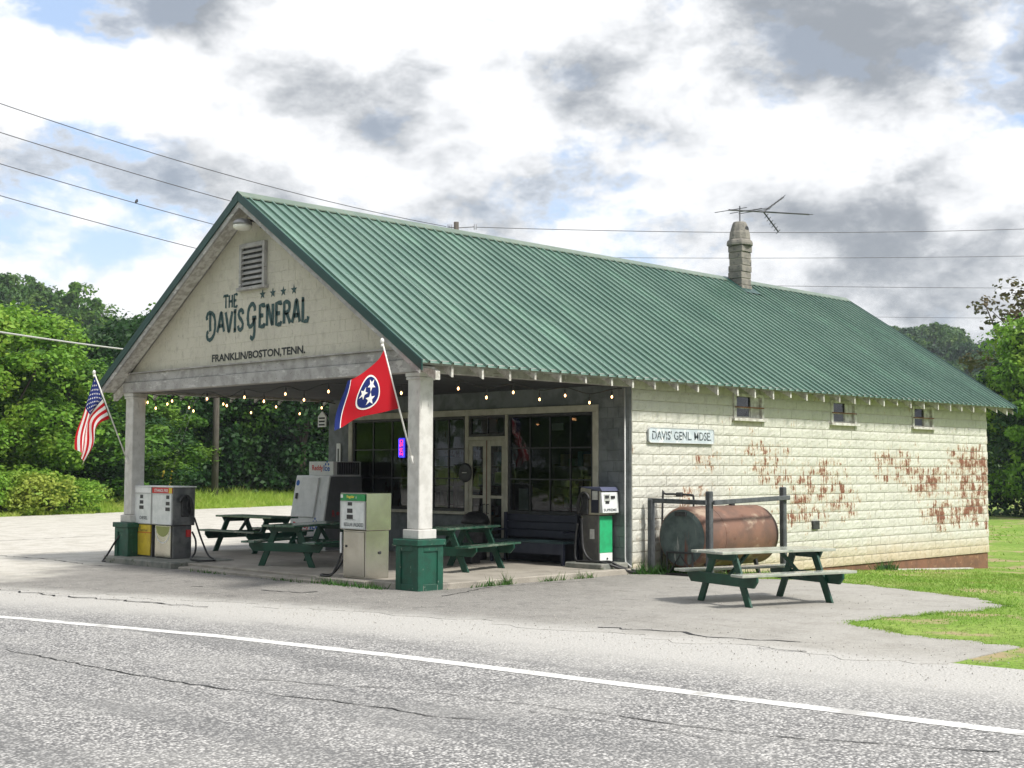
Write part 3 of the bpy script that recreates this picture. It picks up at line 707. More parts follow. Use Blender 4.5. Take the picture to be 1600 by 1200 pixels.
part('window_sill', m_cream, tr, .006, False, (X0-.09,X0+.05,.78,3.26,.955,1.018)); part('window_sill', m_cream, tr, .006, False, (X0-.09,X0+.05,4.40,8.32,.955,1.018))
def grid_window(y0, y1, z0, z1, nc, nr):
    f = part('display_window', m_black, store, .004, False, (X0-.02,X0+.05,y0,y0+.06,z0,z1),(X0-.02,X0+.05,y1-.06,y1,z0,z1),(X0-.021,X0+.05,y0+.06,y1-.06,z0,z0+.06),(X0-.021,X0+.05,y0+.06,y1-.06,z1-.06,z1))
    a, b, c, d = y0+.06, y1-.06, z0+.06, z1-.06
    for i in range(1, nc): q = a+(b-a)*i/nc; part('mullion', m_black, f, 0, False, (X0-.01,X0+.03,q-.014,q+.014,c,d))
    for j in range(1, nr): q = c+(d-c)*j/nr; part('transom_bar', m_black, f, 0, False, (X0-.008,X0+.028,a,b,q-.014,q+.014))
    for i in range(nc):
        for j in range(nr):
            mb = MB(); tw = random.uniform(-.0012,.0012); ya, yb, za, zb = a+(b-a)*i/nc+.014, a+(b-a)*(i+1)/nc-.014, c+(d-c)*j/nr+.014, c+(d-c)*(j+1)/nr-.014
            flat('pane', [(X0+.008+tw,ya,za),(X0+.008+tw,ya,zb),(X0+.008-tw,yb,zb),(X0+.008-tw,yb,za)], m_glass2, f)
grid_window(.93,3.20,1.02,2.988,4,3); grid_window(4.44,5.98,1.02,2.988,3,3); grid_window(6.10,8.16,1.02,2.988,3,3); grid_window(3.27,4.34,2.56,2.988,2,1)
part('door_head', m_cream, tr, .005, False, (X0-.05,X0+.1,3.27,4.34,2.48,2.558))
m_brick = mat('red_brown_post', (.20,.08,.06), rough=.7)
for (ya, yb) in ((3.815,4.335),(3.275,3.795)):
    d = part('door', m_cream, store, .005, False, (X0-.03,X0+.015,ya,ya+.10,.12,2.478),(X0-.03,X0+.015,yb-.10,yb,.12,2.478),(X0-.029,X0+.015,ya+.10,yb-.10,2.36,2.478),(X0-.029,X0+.015,ya+.10,yb-.10,.12,.36),(X0-.029,X0+.015,ya+.10,yb-.10,1.30,1.36))
    for (za, zb) in ((.36,1.30),(1.36,2.36)): flat('pane', [(X0-.01,ya+.10,za),(X0-.01,ya+.10,zb),(X0-.01,yb-.10,zb),(X0-.01,yb-.10,za)], m_glass2, d)
    hy = ya+.05 if ya > 3.6 else yb-.05
    mb = MB(); mb.tube([(X0-.03,hy,1.0),(X0-.08,hy,1.0),(X0-.08,hy,1.18),(X0-.03,hy,1.18)], .012, 6); mb.build('handle', m_black, d)
part('door_post', m_brick, store, .003, False, (X0-.036,X0+.02,3.797,3.813,.12,2.478))
# inside of the shop: floor, ceiling, partition
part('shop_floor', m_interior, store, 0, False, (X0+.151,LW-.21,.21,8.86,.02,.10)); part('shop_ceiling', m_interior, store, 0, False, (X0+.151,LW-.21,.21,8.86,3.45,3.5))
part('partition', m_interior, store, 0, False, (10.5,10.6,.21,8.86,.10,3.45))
m_goods = [mat('goods_'+n, c, rough=.5) for n, c in (('teal', (.08,.22,.22)), ('ochre', (.30,.20,.07)), ('cream', (.42,.40,.33)), ('brown', (.14,.07,.04)), ('green', (.06,.18,.07)))]
m_shelf = mat('dark_shelf_wood', (.07,.045,.03), rough=.7)
def shelf(y0, y1, x, nm):
    s = empty('display_shelf', (x,y0,.1), 0, nm, 'shelf', 'shelves behind the shop windows'); w_ = y1-y0
    mb = MB(); mb.box(0,.4,0,.03,0,1.9); mb.box(0,.4,w_-.03,w_,0,1.9); mb.build('upright', m_shelf, s)
    for k in range(5):
        mb = MB(); z = .15+k*.42; mb.box(.002,.398,.03,w_-.03,z,z+.025); b_ = mb.build('shelf_board', m_shelf, s)
    for k in range(5):
        y = .08; z = .175+k*.42
        while y < w_-.25:
            q = random.uniform(.1,.24); h = random.uniform(.14,.33); mb = MB(); mb.box(.05,.3,y,y+q,z+.002,z+h); mb.build('goods', random.choice(m_goods), s, bevel=.01); y += q+random.uniform(.02,.12)
shelf(1.1,3.0,6.3,'dark shelf of goods behind the large window right of the door'); shelf(4.5,5.9,6.3,'dark shelf of goods behind the window left of the door'); shelf(6.2,8.0,6.5,'dark shelf of goods behind the leftmost shop window')
m_paper = mat('paper', (.62,.62,.58), (.5,.5,.47), 12, .8)
for (y, z, w_, h, lb) in ((2.82,1.30,.26,.42,'white paper notice taped low inside the window near the door'),(1.24,1.42,.12,.24,'small white card inside the window beside the green pump'),(1.9,2.72,.30,.14,'white card high in the window right of the door'),(5.72,1.25,.3,.26,'paper notice low in the window left of the door')):
    mb = MB(); mb.box(X0+.04,X0+.043,y-w_/2,y+w_/2,z-h/2,z+h/2); tag(mb.build('paper_notice', m_paper), lb, 'notice')
# neon sign
ns = empty('neon_sign', (X0-.07,6.42,2.35), 0, 'lit red and blue neon window sign behind the flag pole', 'neon sign')
mb = MB(); mb.box(.02,.04,-.14,.14,-.30,.30); mb.build('backing', mat('neon_backing', (.02,.02,.2), emit=((.04,.04,1.), .35)), ns)
m_nr = mat('neon_red', (1,.1,.1), emit=((1,.05,.08), 1.3)); m_nb = mat('neon_blue', (.2,.2,1), emit=((.08,.08,1.), 1.1))
mb = MB(); mb.tube([(0,-.12,-.27),(0,.12,-.27),(0,.12,.27),(0,-.12,.27),(0,-.12,-.27)], .011, 6); mb.build('neon_tube', m_nb, ns)
for k, g in enumerate('OPEN'):
    zc = .19-k*.125
    pl = {'O': [[(-.5,-.5),(.5,-.5),(.5,.5),(-.5,.5),(-.5,-.5)]], 'P': [[(-.5,-.5),(-.5,.5),(.5,.5),(.5,0),(-.5,0)]], 'E': [[(.5,.5),(-.5,.5),(-.5,-.5),(.5,-.5)],[(-.5,0),(.3,0)]], 'N': [[(-.5,-.5),(-.5,.5),(.5,-.5),(.5,.5)]]}[g]
    mb = MB()
    for l in pl: mb.tube([(0,-u*.12,zc+v*.085) for u, v in l], .010, 6)
    mb.build('neon_tube', m_nr, ns)
ns.scale = (.7,.7,.72)
# round plaque, thermometer board, small hanging sign, conduit
pl = empty('round_plaque', (X0-.06,4.40,1.82), 0, 'small dark round plaque hanging left of the shop door', 'plaque'); mb = MB(); mb.lathe([(.0,-.02),(.17,-.02),(.20,0),(.17,.02),(0,.02)], n=20, axis='x'); mb.build('disc', m_black, pl); mb = MB(); mb.bar((-.005,.06,.03),(-.005,-.06,.03),.004,.03); mb.bar((-.03,.07,.0),(-.03,-.07,.0),.004,.02); mb.build('lettering', m_paper, pl)
th = empty('thermometer', (X0-.03,8.66,2.05), 0, 'tall narrow white thermometer board on the grey wall end', 'thermometer'); mb = MB(); mb.box(-.015,.015,-.075,.075,-.42,.42); mb.build('board', m_white, th, bevel=.004)
mb = MB(); mb.box(-.022,-.0155,-.02,.02,-.18,.30); mb.build('scale', m_inkb, th); mb = MB(); mb.box(-.022,-.0155,-.05,.05,-.36,-.25); mb.build('mark', m_inkb, th)
hs = empty('hanging_sign', (4.95,9.0,2.85), 0, 'small white house shaped sign hanging at the left end of the porch', 'sign'); mb = MB(); mb.prism([(-.15,0),(.15,0),(.15,.24),(0,.36),(-.15,.24)], lambda u, v, d: (d, -u, v), -.015, .015); mb.build('board', m_white, hs); mb = MB()
for k in range(3): mb.box(-.019,-.016,-.11,.11,.03+k*.075,.07+k*.075)
mb.build('lettering', m_inkb, hs); mb = MB(); mb.tube([(0,0,.36),(0,0,.62)], .008, 5); mb.build('hanger', m_black, hs)
m_pipe = mat('conduit_grey', (.50,.51,.50), rough=.45)
mb = MB(); mb.tube([(X0-.05,.13,3.4),(X0-.05,.13,.30),(X0-.05,.12,.2),(X0-.05,.02,.14),(X0-.05,-.02,.12)], .016, 8); mb.build('conduit', m_pipe, store, smooth=True)

# ---------------------------------------------------------------- chimney and aerial
cc = at(1156, 400, 1, 4.25); cxm, cym = cc[0], 4.25
ch = empty('chimney', (cxm,cym,6.3)); ch.parent = store
for k in range(8):
    a = .215+random.uniform(-.012,.012); j = (random.uniform(-.01,.01), random.uniform(-.01,.01)); z = k*.172
    mb = MB(); mb.box(-a+j[0],a+j[0],-a+j[1],a+j[1],z,z+.164); mb.build('block', m_chim, ch, bevel=.012)
mb = MB(); mb.box(-.19,.19,-.19,.19,0,1.38); mb.build('mortar_core', m_joint, ch)
mb = MB(); mb.lathe([(.34,1.376),(.345,1.44),(.33,1.50),(.29,1.54)], n=8); mb.build('collar', m_chim, ch, bevel=.012)
mb = MB(); mb.lathe([(.285,1.54),(.27,1.70),(.20,1.93),(.165,2.0),(.11,2.0),(.11,1.9)], n=10); mb.build('cap', m_chim, ch, bevel=.008)
mb = MB(); mb.lathe([(.075,-.004),(.08,.004)], (0,-.232,1.80), 8, 'y'); mb.build('flue_opening', m_black, ch)
mb = MB(); mb.add([(cxm-.36,cym-.42,zt(cym-.42)+.05),(cxm+.36,cym-.42,zt(cym-.42)+.05),(cxm+.36,W/2,HR+.062),(cxm-.36,W/2,HR+.062)], [(0,1,2,3)]); mb.build('flashing', m_trim, store)
m_alu = mat('aerial_metal', (.10,.10,.11), rough=.5, metal=.5)
Y_ = cym
A0, A1 = at(1139,328,1,Y_), at(1264,335,1,Y_); V0, V1, V2 = at(1193,331,1,Y_), at(1224,308,1,Y_), at(1216,362,1,Y_); mbase = at(1156,352,1,Y_); mtop = at(1156,322,1,Y_)
an = empty('tv_antenna', tuple(mbase), 0, 'old dark television antenna mounted on top of the chimney', 'antenna')
o_ = mbase
mb = MB(); mb.tube([mbase-o_-np.array((0,0,.35)), mtop-o_], .018, 6); mb.build('mast', m_alu, an)
mb = MB(); mb.tube([A0-o_, A1-o_], .022, 6); mb.build('boom', m_alu, an)
for q in (V1, V2): mb = MB(); mb.tube([V0-o_, q-o_], .02, 6); mb.build('arm', m_alu, an)
mb = MB(); mb.tube([at(1168,330,1,Y_)-o_, at(1205,324,1,Y_)-o_], .01, 5); mb.build('brace', m_alu, an)
for k in range(16):
    t = .42+.58*k/15; c_ = A0+(A1-A0)*t-o_; h = .35 if t < .5 else .24
    mb = MB(); mb.tube([c_+np.array((0,-h*.55,-.02)), c_+np.array((0,h*.55,.02))], .009, 5); mb.build('element', m_alu, an)
for q in (V1, V2):
    for k in range(6):
        c_ = V0+(q-V0)*(.2+.8*k/5)-o_; mb = MB(); mb.tube([c_+np.array((-.09,-.12,.03)), c_+np.array((.09,.12,-.03))], .009, 5); mb.build('element', m_alu, an)
for k in (.02,.2,.3): c_ = A0+(A1-A0)*k-o_; mb = MB(); mb.tube([c_+np.array((0,-.5,0)), c_+np.array((0,.5,0))], .010, 5); mb.build('element', m_alu, an)

# ---------------------------------------------------------------- lettering on the gable
GLY = {'T': [[(.0,.88),(.02,1),(.58,1),(.60,.88)],[(.3,1),(.3,0)]], 'H': [[(.08,1),(.08,0)],[(.5,1),(.5,0)],[(.08,.5),(.5,.5)]], 'E': [[(.48,.88),(.46,1),(.1,1),(.1,0),(.46,0),(.5,.14)],[(.1,.52),(.40,.52)]],
 'A': [[(.0,0),(.14,.35),(.30,1),(.36,1),(.48,.45),(.60,0)],[(.12,.32),(.52,.32)]], 'V': [[(.0,1),(.12,.6),(.26,0),(.34,0),(.46,.55),(.58,1)]], 'I': [[(.14,1),(.14,0)],[(.03,1),(.25,1)],[(.03,0),(.25,0)]],
 'S': [[(.44,.78),(.42,.94),(.28,1.02),(.12,.95),(.07,.80),(.14,.64),(.34,.46),(.44,.28),(.40,.08),(.24,-.02),(.08,.05),(.04,.22)]],
 'N': [[(.06,0),(.06,1),(.14,.92),(.44,.08),(.52,0),(.52,1)]], 'R': [[(.08,0),(.08,1),(.34,1),(.48,.90),(.50,.74),(.44,.58),(.28,.50),(.10,.50)],[(.28,.50),(.42,.24),(.56,0)]], 'L': [[(.1,1),(.1,0),(.46,0),(.52,.2)],[(.0,1),(.2,1)]],
 'D': [[(.04,.72),(.0,.88),(.08,1.04),(.26,1.10),(.48,1.06),(.66,.90),(.76,.62),(.77,.25),(.68,-.08),(.50,-.28),(.30,-.36),(.13,-.30),(.04,-.12),(.07,.06),(.18,.10)],[(.32,1.06),(.31,.5),(.34,.10)]],
 'G': [[(.62,.78),(.60,.98),(.48,1.12),(.32,1.12),(.16,1.0),(.06,.76),(.03,.48),(.08,.20),(.20,.06),(.36,.08),(.50,.22),(.56,.46)],[(.40,.46),(.74,.46)],[(.58,.46),(.60,.08),(.60,-.22),(.54,-.46),(.42,-.54),(.32,-.46),(.38,-.38)]]}
GW = dict(T=.6,H=.58,E=.54,A=.62,V=.58,I=.28,S=.5,N=.6,R=.6,L=.56,D=.86,G=.82)
def paint(word, y_left, y_right, z0, h, wd, big=None):
    tot = sum(GW[c]+.10 for c in word)-.10; sx = (y_left-y_right)/tot; u = 0.
    mb = MB()
    for c in word:
        for l in GLY[c]:
            P = []
            for a, b in zip(l[:-1], l[1:]):
                for t in (0., .5): P.append(((u+a[0]+(b[0]-a[0])*t)*sx, (a[1]+(b[1]-a[1])*t)*h))
            P.append(((u+l[-1][0])*sx, l[-1][1]*h))
            ws = [wd*random.uniform(.85,1.12) for _ in P]
            stroke(mb, P, ws, lambda a, b: (.0195, y_left-a, z0+b))
        u += GW[c]+.10
    return mb.build('lettering', m_ink, store)
paint('THE', 5.58, 5.13, 4.875, .235, .046); paint('DAVIS', 6.15, 4.92, 4.44, .36, .075); paint('GENERAL', 4.80, 2.94, 4.45, .385, .078)
text('FRANKLIN/BOSTON,TENN.', 'lettering', m_inkb, store, .165, lambda u, v: (.0195, 5.95-u, 3.865+v), width=2.92, bold=.005)
for k in range(4):
    mb = MB(); yc = 4.33-k*.317; fill(mb, star(0, 0, .098), lambda u, v: (.0195, yc-u, 5.03+v)); mb.build('painted_star', m_ink, store)
# barn lamp below the gable peak
lp = empty('gable_lamp', (-.30,4.60,6.24), 0, 'round white lens lamp on an arm under the gable peak', 'lamp'); lp.location = tuple(at(379,352,0,-.30))
mb = MB(); mb.lathe([(.05,.12),(.12,.10),(.17,.05),(.18,.0)], n=18); mb.build('hood', mat('lamp_hood', (.25,.25,.25), rough=.4, metal=.5), lp, smooth=True)
mb = MB(); mb.lathe([(.175,.0),(.165,-.05),(.12,-.085),(.03,-.10)], n=18); mb.build('lens', mat('lamp_lens', (.75,.74,.66), rough=.25), lp, smooth=True)
mb = MB(); mb.tube([(0,0,.10),(.10,-.06,.10),(.33,-.20,.04)], .02, 6); mb.box(.28,.34,-.27,-.13,-.03,.11); mb.build('arm', m_black, lp)
# merchandise sign on the side wall
sg_ = empty('wall_sign', (5.62,-.04,2.40), 0, 'long pale sign with faded dark lettering on the side wall', 'sign')
rr = []
for (cx_, cz_, a0) in ((1.99,.04,-90),(1.99,.24,0),(.06,.22,90),(.06,.06,180)):
    for k in range(5): t = R(a0+k*22.5); q = .04 if cx_ > 1 else .06; rr.append((cx_+q*math.cos(t), cz_+q*math.sin(t)))
m_sign = mat('sign_pale_blue', (.56,.62,.66), (.46,.52,.56), 5, .5, layers=[((.70,.72,.72), (8,8,8), .56, .64)])
mb = MB(); mb.prism(rr, lambda u, v, d: (u, d, v), -.015, .015); mb.build('board', m_sign, sg_)
mb = MB(); pr = [(u*1.0+(.0), v) for u, v in rr]
for k in range(len(rr)):
    a, b = rr[k], rr[(k+1)%len(rr)]; mb.bar((a[0],-.018,a[1]),(b[0],-.018,b[1]),.012,.012, up=(0,1,0))
mb.build('rim', m_pipe, sg_)
m_fade = mat('faded_sign_black', (.03,.04,.05), (.08,.10,.11), 14, .7, layers=[((.46,.52,.56), (18,18,18), .57, .61)])
text("DAVIS' GENL. MDSE.", 'lettering', m_fade, sg_, .17, lambda u, v: (.10+u, -.0165, .055+v), width=1.84, bold=.003)
# ---------------------------------------------------------------- objects
def crom(P, n=8):
    P = [np.array(q, float) for q in P]; P = [2*P[0]-P[1]]+P+[2*P[-1]-P[-2]]; o = []
    for i in range(1, len(P)-2):
        for k in range(n):
            t = k/n; a, b, c, d = P[i-1:i+3]; o.append(.5*((2*b)+(-a+c)*t+(2*a-5*b+4*c-d)*t*t+(-a+3*b-3*c+d)*t**3))
    o.append(P[-2]); return o
def picnic(name, label, loc, rz, L_=1.83, zs=1.0, group=None):
    t = empty(name, loc, rz, label, 'picnic table', 'green picnic tables around the store'); r = random
    for k in range(5):
        y = -.36+k*.145; mb = MB(); e = r.uniform(-.012,.012); mb.box(-L_/2+e,L_/2+e,y,y+.139,.715,.752+r.uniform(0,.003)); mb.build('tabletop_plank', m_tabletop, t, bevel=.006)
    for s in (-1, 1):
        for k in range(2):
            y0 = s*.66-.14+k*.143; mb = MB(); e = r.uniform(-.012,.012); mb.box(-L_/2+e,L_/2+e,y0,y0+.136,.425,.460+r.uniform(0,.003)); mb.build('seat_plank', m_tabletop, t, bevel=.006)
    for xe in (-L_/2+.30, L_/2-.30):
        for s in (-1, 1):
            mb = MB(); mb.bar((xe,s*.215,.714),(xe,s*.555,.0),.038,.135,up=(0,1,0)); b = mb
            b = MB(); dx = .02
            b.hexa([(xe-dx,s*.49,0),(xe+dx,s*.49,0),(xe+dx,s*.62,0),(xe-dx,s*.62,0)], [(xe-dx,s*.155,.714),(xe+dx,s*.155,.714),(xe+dx,s*.285,.714),(xe-dx,s*.285,.714)]); b.build('leg', m_green, t, bevel=.005)
        si = 1 if xe > 0 else -1
        b = MB(); q = xe+si*.041; b.prism([(-.80,.424),(.80,.424),(.80,.36),(.72,.27),(-.72,.27),(-.80,.36)], lambda u, v, d: (d, u, v), q-.019, q+.019); b.build('seat_support', m_green, t, bevel=.005)
        b = MB(); b.prism([(-.36,.713),(.36,.713),(.30,.62),(-.30,.62)], lambda u, v, d: (d, u, v), q-.019, q+.019); b.build('top_cleat', m_green, t, bevel=.005)
        b = MB(); b.bar((xe-si*.03,0,.33),(xe-si*.42,0,.70),.07,.035); b.build('brace', m_green, t, bevel=.004)
    return t
tR = picnic('picnic_table', 'dark green picnic table standing alone on the lot in front of the rusty tank', (2.47,-4.72,0.006), R(-17), 2.05)
m_glare = mat('glare_whitened_table_paint', (.30,.33,.28), (.42,.43,.38), 4, .16, spec=1., layers=[((.14,.19,.15), (5,5,5), .56, .72)])  # white glare on the glossy planks, painted in as a paler colour
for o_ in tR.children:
    if 'plank' in o_.name: o_.data.materials[0] = m_glare
tA = picnic('picnic_table', 'dark green picnic table at the porch front between the two front fuel pumps', (1.45,4.75,.10), R(20), 2.1)
tB = picnic('picnic_table', 'dark green picnic table set sideways in front of the ice freezer', (3.0,8.75,.10), R(92), 2.0)
tP = picnic('picnic_table', 'dark green picnic table just behind the column with the red flag', (2.65,1.95,.10), R(15), 1.83)
for t_ in (tR, tA, tB, tP):
    if t_ is not tR: t_.scale = (1,1,1.02)

def panel_text(s, M, parent, size, x, yl, z, width=None, bold=0.): return text(s, 'lettering', M, parent, size, lambda u, v: (x, yl-u, z+v), width, bold)
def displays(parent, yc, zs, M=None, x=-.012):
    for k, z in enumerate(zs): mb = MB(); w_ = .055+.012*k; mb.box(x-.004,x+.004,yc-w_,yc+w_,z-.035,z+.035); mb.build('display', m_black, parent)
m_text = mat('pump_text', (.05,.06,.07), rough=.6)
def nozzle(parent, side_y, sgn, zc, xc):
    mb = MB(); y = side_y+sgn*.05
    mb.box(xc-.09,xc+.09,side_y,side_y+sgn*.045,zc-.24,zc+.16); bo = mb.build('nozzle_boot', m_black, parent, bevel=.015)
    mb = MB(); mb.tube(crom([(xc+.10,y+sgn*.03,zc-.22),(xc+.10,y+sgn*.04,zc-.05),(xc+.06,y+sgn*.04,zc+.10),(xc-.03,y+sgn*.04,zc+.17),(xc-.12,y+sgn*.03,zc+.12),(xc-.15,y+sgn*.02,zc+.04)], 4), [.034]*9+[.026]*12, 8)
    mb.tube(crom([(xc+.02,y+sgn*.05,zc+.13),(xc-.02,y+sgn*.06,zc-.02),(xc+.06,y+sgn*.06,zc-.16)], 4), .012, 6); mb.build('nozzle', m_dark, parent, smooth=True)
def hose(parent, pts, r=.019):
    mb = MB(); mb.tube(crom(pts, 8), r, 8); mb.build('hose', m_dark, parent, smooth=True)
def pump_box(p, w, d, z0, z1, M, frame=True):
    mb = MB(); mb.box(0,d,0,w,z0,z1); return mb.build('cabinet', M, p, bevel=.012)

# island kerb and the twin pump by the far column
isl = MB(); isl.box(-.42,1.0,6.55,9.0,-.05,.125); tag(isl.build('pump_island', m_curb, bevel=.02), 'low mossy concrete island under the yellow twin pump', kind='structure')
p1 = empty('fuel_pump', (.10,7.36,.125), 0, 'twin fuel pump with yellow lower panel beside the far column', 'fuel pump', 'old fuel pumps')
cab = pump_box(p1, 1.50, .50, .645, 1.39, m_dsteel)
mb = MB(); mb.box(-.02,.52,-.02,1.52,1.39,1.415); mb.build('top_cover', m_white, p1, bevel=.006)
for y0, y1, hm in ((.79,1.485,m_white),(.015,.755,m_red)):
    mb = MB(); mb.box(-.012,.001,y0,y1,.665,1.265); mb.build('dial_face', m_pumpwhite, p1, bevel=.004)
    mb = MB(); mb.box(-.016,.001,y0,y1,1.275,1.385); mb.build('header_strip', hm, p1, bevel=.004)
mb = MB(); mb.box(-.02,.001,.757,.788,.65,1.388); mb.build('divider', m_dsteel, p1)
mb = MB(); mb.box(-.018,-.0165,.015,.13,1.276,1.384); mb.build('header_end', m_yellow, p1)
panel_text('ETHANOL FREE', m_white, p1, .06, -.0195, .66, 1.30, .50, .001)
displays(p1, 1.16, (1.20,1.09,.985)); displays(p1, .17, (1.20,1.075,.965))
panel_text('DIESEL', m_text, p1, .065, -.0145, 1.22, .745, .30, .001); panel_text('9', mat('pale_text', (.4,.5,.52)), p1, .06, -.0145, 1.42, .745)
mb = MB(); mb.box(.04,.46,.82,1.42,0,.643); mb.build('pump_base', m_dsteel, p1)
mb = MB(); mb.hexa([(.015,.87,.03),(.04,.87,.03),(.04,1.36,.03),(.015,1.36,.03)], [(.005,.83,.64),(.04,.83,.64),(.04,1.42,.64),(.005,1.42,.64)]); mb.build('lower_panel', m_yellow, p1, bevel=.005)
mb = MB(); mb.box(.004,.03,.835,1.412,.475,.495); mb.build('stripe', mat('pump_orange', (.55,.16,.03)), p1)
panel_text('Ad', m_text, p1, .06, .0, 1.30, .565, .10); panel_text('Diesel Fuel', m_text, p1, .045, .002, 1.25, .51, .30)
mb = MB(); mb.box(.05,.46,.05,.68,0,.643); mb.build('pump_base', m_dsteel, p1, bevel=.008)
mb = MB(); mb.box(.02,.049,.10,.68,.02,.643); mb.build('lower_panel', m_steel, p1, bevel=.006)
arc = [(.39+.25*math.cos(t), .62-.20*math.sin(t)) for t in np.linspace(0, math.pi, 14)]
mb = MB(); fill(mb, arc, lambda u, v: (.0185, u, v)); mb.build('emblem', mat('olive_emblem', (.30,.33,.10), rough=.5), p1)
mb = MB(); stroke(mb, [(.39+.28*math.cos(t), .60-.30*math.sin(t)) for t in np.linspace(.05, math.pi-.05, 16)], .022, lambda u, v: (.0183, u, v)); mb.build('emblem_ring', m_white, p1)
nozzle(p1, -.001, -1, 1.06, .27)
mb = MB(); mb.box(.33,.41,-.012,.049,.42,.56); mb.build('swivel_tag', m_red, p1, bevel=.004)
hose(p1, [(.44,-.07,.80),(.50,-.09,.62),(.56,-.16,.36),(.56,-.40,.08),(.46,-.78,.022),(.26,-1.04,.018),(.08,-.94,.018),(.06,-.62,.022),(.24,-.30,.03),(.44,-.12,.12),(.50,-.04,.34),(.46,.03,.52)])
hose(p1, [(.02,1.47,.66),(-.10,1.52,.58),(-.22,1.72,.34),(-.32,1.92,.02),(-.38,1.98,-.10),(-.46,1.84,-.105),(-.40,1.68,-.105)])

def bezel(p, y0, y1, z0, z1, x, M=None):
    mb = MB(); t = .018
    mb.box(x-.012,x+.012,y0-t,y0,z0-t,z1+t); mb.box(x-.012,x+.012,y1,y1+t,z0-t,z1+t); mb.box(x-.0115,x+.012,y0,y1,z0-t,z0); mb.box(x-.0115,x+.012,y0,y1,z1,z1+t); mb.build('bezel', M or m_pipe, p, bevel=.004)
bezel(p1, .795, 1.475, .675, 1.255, -.012); bezel(p1, .035, .735, .675, 1.255, -.012)
# regular pump between the two columns
isl = MB(); isl.box(-.22,.80,1.05,2.35,-.05,.105); tag(isl.build('pump_island', m_conc, bevel=.02), 'concrete island edge under the steel pump beside the near column', kind='structure')
p2 = empty('fuel_pump', (-.05,1.22,.106), 0, 'stainless fuel pump with green header standing left of the near column', 'fuel pump', 'old fuel pumps')
mb = MB(); mb.box(0,.52,0,.70,.785,1.395); mb.build('cabinet', m_steel, p2, bevel=.012)
mb = MB(); mb.box(-.014,.001,.03,.67,.80,1.255); mb.build('dial_face', m_pumpwhite, p2, bevel=.004)
mb = MB(); mb.box(-.018,.001,.03,.67,1.262,1.375); mb.build('header_strip', m_sgreen, p2, bevel=.004)
mb = MB(); mb.box(-.021,-.0185,.60,.66,1.31,1.365); mb.build('badge', m_white, p2)
panel_text('Regular', mat('sign_yellow', (.75,.65,.08)), p2, .06, -.0205, .50, 1.295, .20, .002); panel_text('87', m_white, p2, .035, -.0205, .27, 1.30)
displays(p2, .42, (1.22,1.10,1.0), x=-.015); panel_text('REGULAR UNLEADED', m_text, p2, .06, -.0165, .57, .845, .50, .001); panel_text('total sale gallons', m_text, p2, .018, -.0165, .55, .945, .30)
mb = MB(); mb.box(.012,.50,.03,.62,0,.783); mb.build('pump_base', m_steel, p2, bevel=.008)
mb = MB(); mb.box(-.002,.0115,.06,.60,.03,.76); mb.build('lower_panel', m_steel, p2, bevel=.006)
mb = MB(); mb.box(-.012,.51,-.006,.0,.79,1.39); mb.build('side_cover', m_steel, p2, bevel=.004)
mb = MB(); mb.lathe([(.028,-.01),(.028,.012)], (.30,.026,.42), 10, 'y'); mb.lathe([(.022,-.01),(.022,.012)], (-.002,.52,.52), 10, 'x'); mb.build('lock', m_black, p2)
nozzle(p2, .701, 1, 1.10, .26)
hose(p2, [(.34,.80,.84),(.32,.82,.66),(.28,.88,.35),(.16,1.06,.04),(-.04,1.12,.02),(-.14,.98,.02),(-.10,.80,.03),(.0,.745,.22),(.10,.70,.55),(.14,.66,.68)])
mb = MB(); mb.tube([(.02,.685,.40),(.02,.685,.74)], .022, 8); mb.build('hose_swivel', m_white, p2)

bezel(p2, .05, .65, .82, 1.24, -.014)
# green pump at the store corner, facing the side lot
isl = MB(); isl.box(4.40,5.15,.05,.95,.0,.20); tag(isl.build('pump_island', m_curb, bevel=.02), 'concrete block under the bright green pump at the store corner', kind='structure')
p3 = empty('fuel_pump', (5.12,.34,.20), R(90), 'narrow fuel pump with bright green front at the store corner', 'fuel pump', 'old fuel pumps')
mb = MB(); mb.box(.05,.45,.02,.40,0,.86); mb.build('pump_base', mat('pump_side_brown', (.13,.125,.11), (.09,.085,.08), 5, .5), p3, bevel=.008)
mb = MB(); mb.box(.035,.0495,.04,.39,.17,.84); mb.build('lower_panel', m_bgreen, p3, bevel=.004); mb = MB(); mb.box(.034,.0495,.04,.39,.01,.166); mb.build('kick_panel', m_white, p3, bevel=.004)
mb = MB(); mb.lathe([(.02,-.01),(.02,.008)], (.034,.19,.06), 8, 'x'); mb.build('lock', m_black, p3)
mb = MB(); mb.box(0.,.47,-.02,.44,.865,1.36); mb.build('cabinet', mat('pump_head_beige', (.40,.37,.28), (.30,.28,.22), 5, .5), p3, bevel=.012)
mb = MB(); mb.hexa([(-.07,-.03,1.30),(.0,-.03,1.30),(.0,.45,1.30),(-.07,.45,1.30)], [(-.02,-.03,1.372),(.48,-.03,1.372),(.48,.45,1.372),(-.02,.45,1.372)]); mb.build('hood', mat('pump_hood_blue', (.09,.10,.17), rough=.4), p3, bevel=.004)
mb = MB(); mb.hexa([(-.08,-.02,.90),(.0,-.02,.90),(.0,.44,.90),(-.08,.44,.90)], [(-.045,-.02,1.28),(.0,-.02,1.28),(.0,.44,1.28),(-.045,.44,1.28)]); mb.build('dial_face', m_pumpwhite, p3, bevel=.004)
mb = MB(); mb.box(-.062,-.04,.22,.38,1.06,1.24); mb.build('dial_plate', mat('dial_plate', (.42,.44,.40)), p3)
for z, y in ((1.20,.31),(1.10,.30),(1.19,.14)): mb = MB(); mb.box(-.074,-.05,y-.05,y+.05,z-.03,z+.02); mb.build('display', m_black, p3)
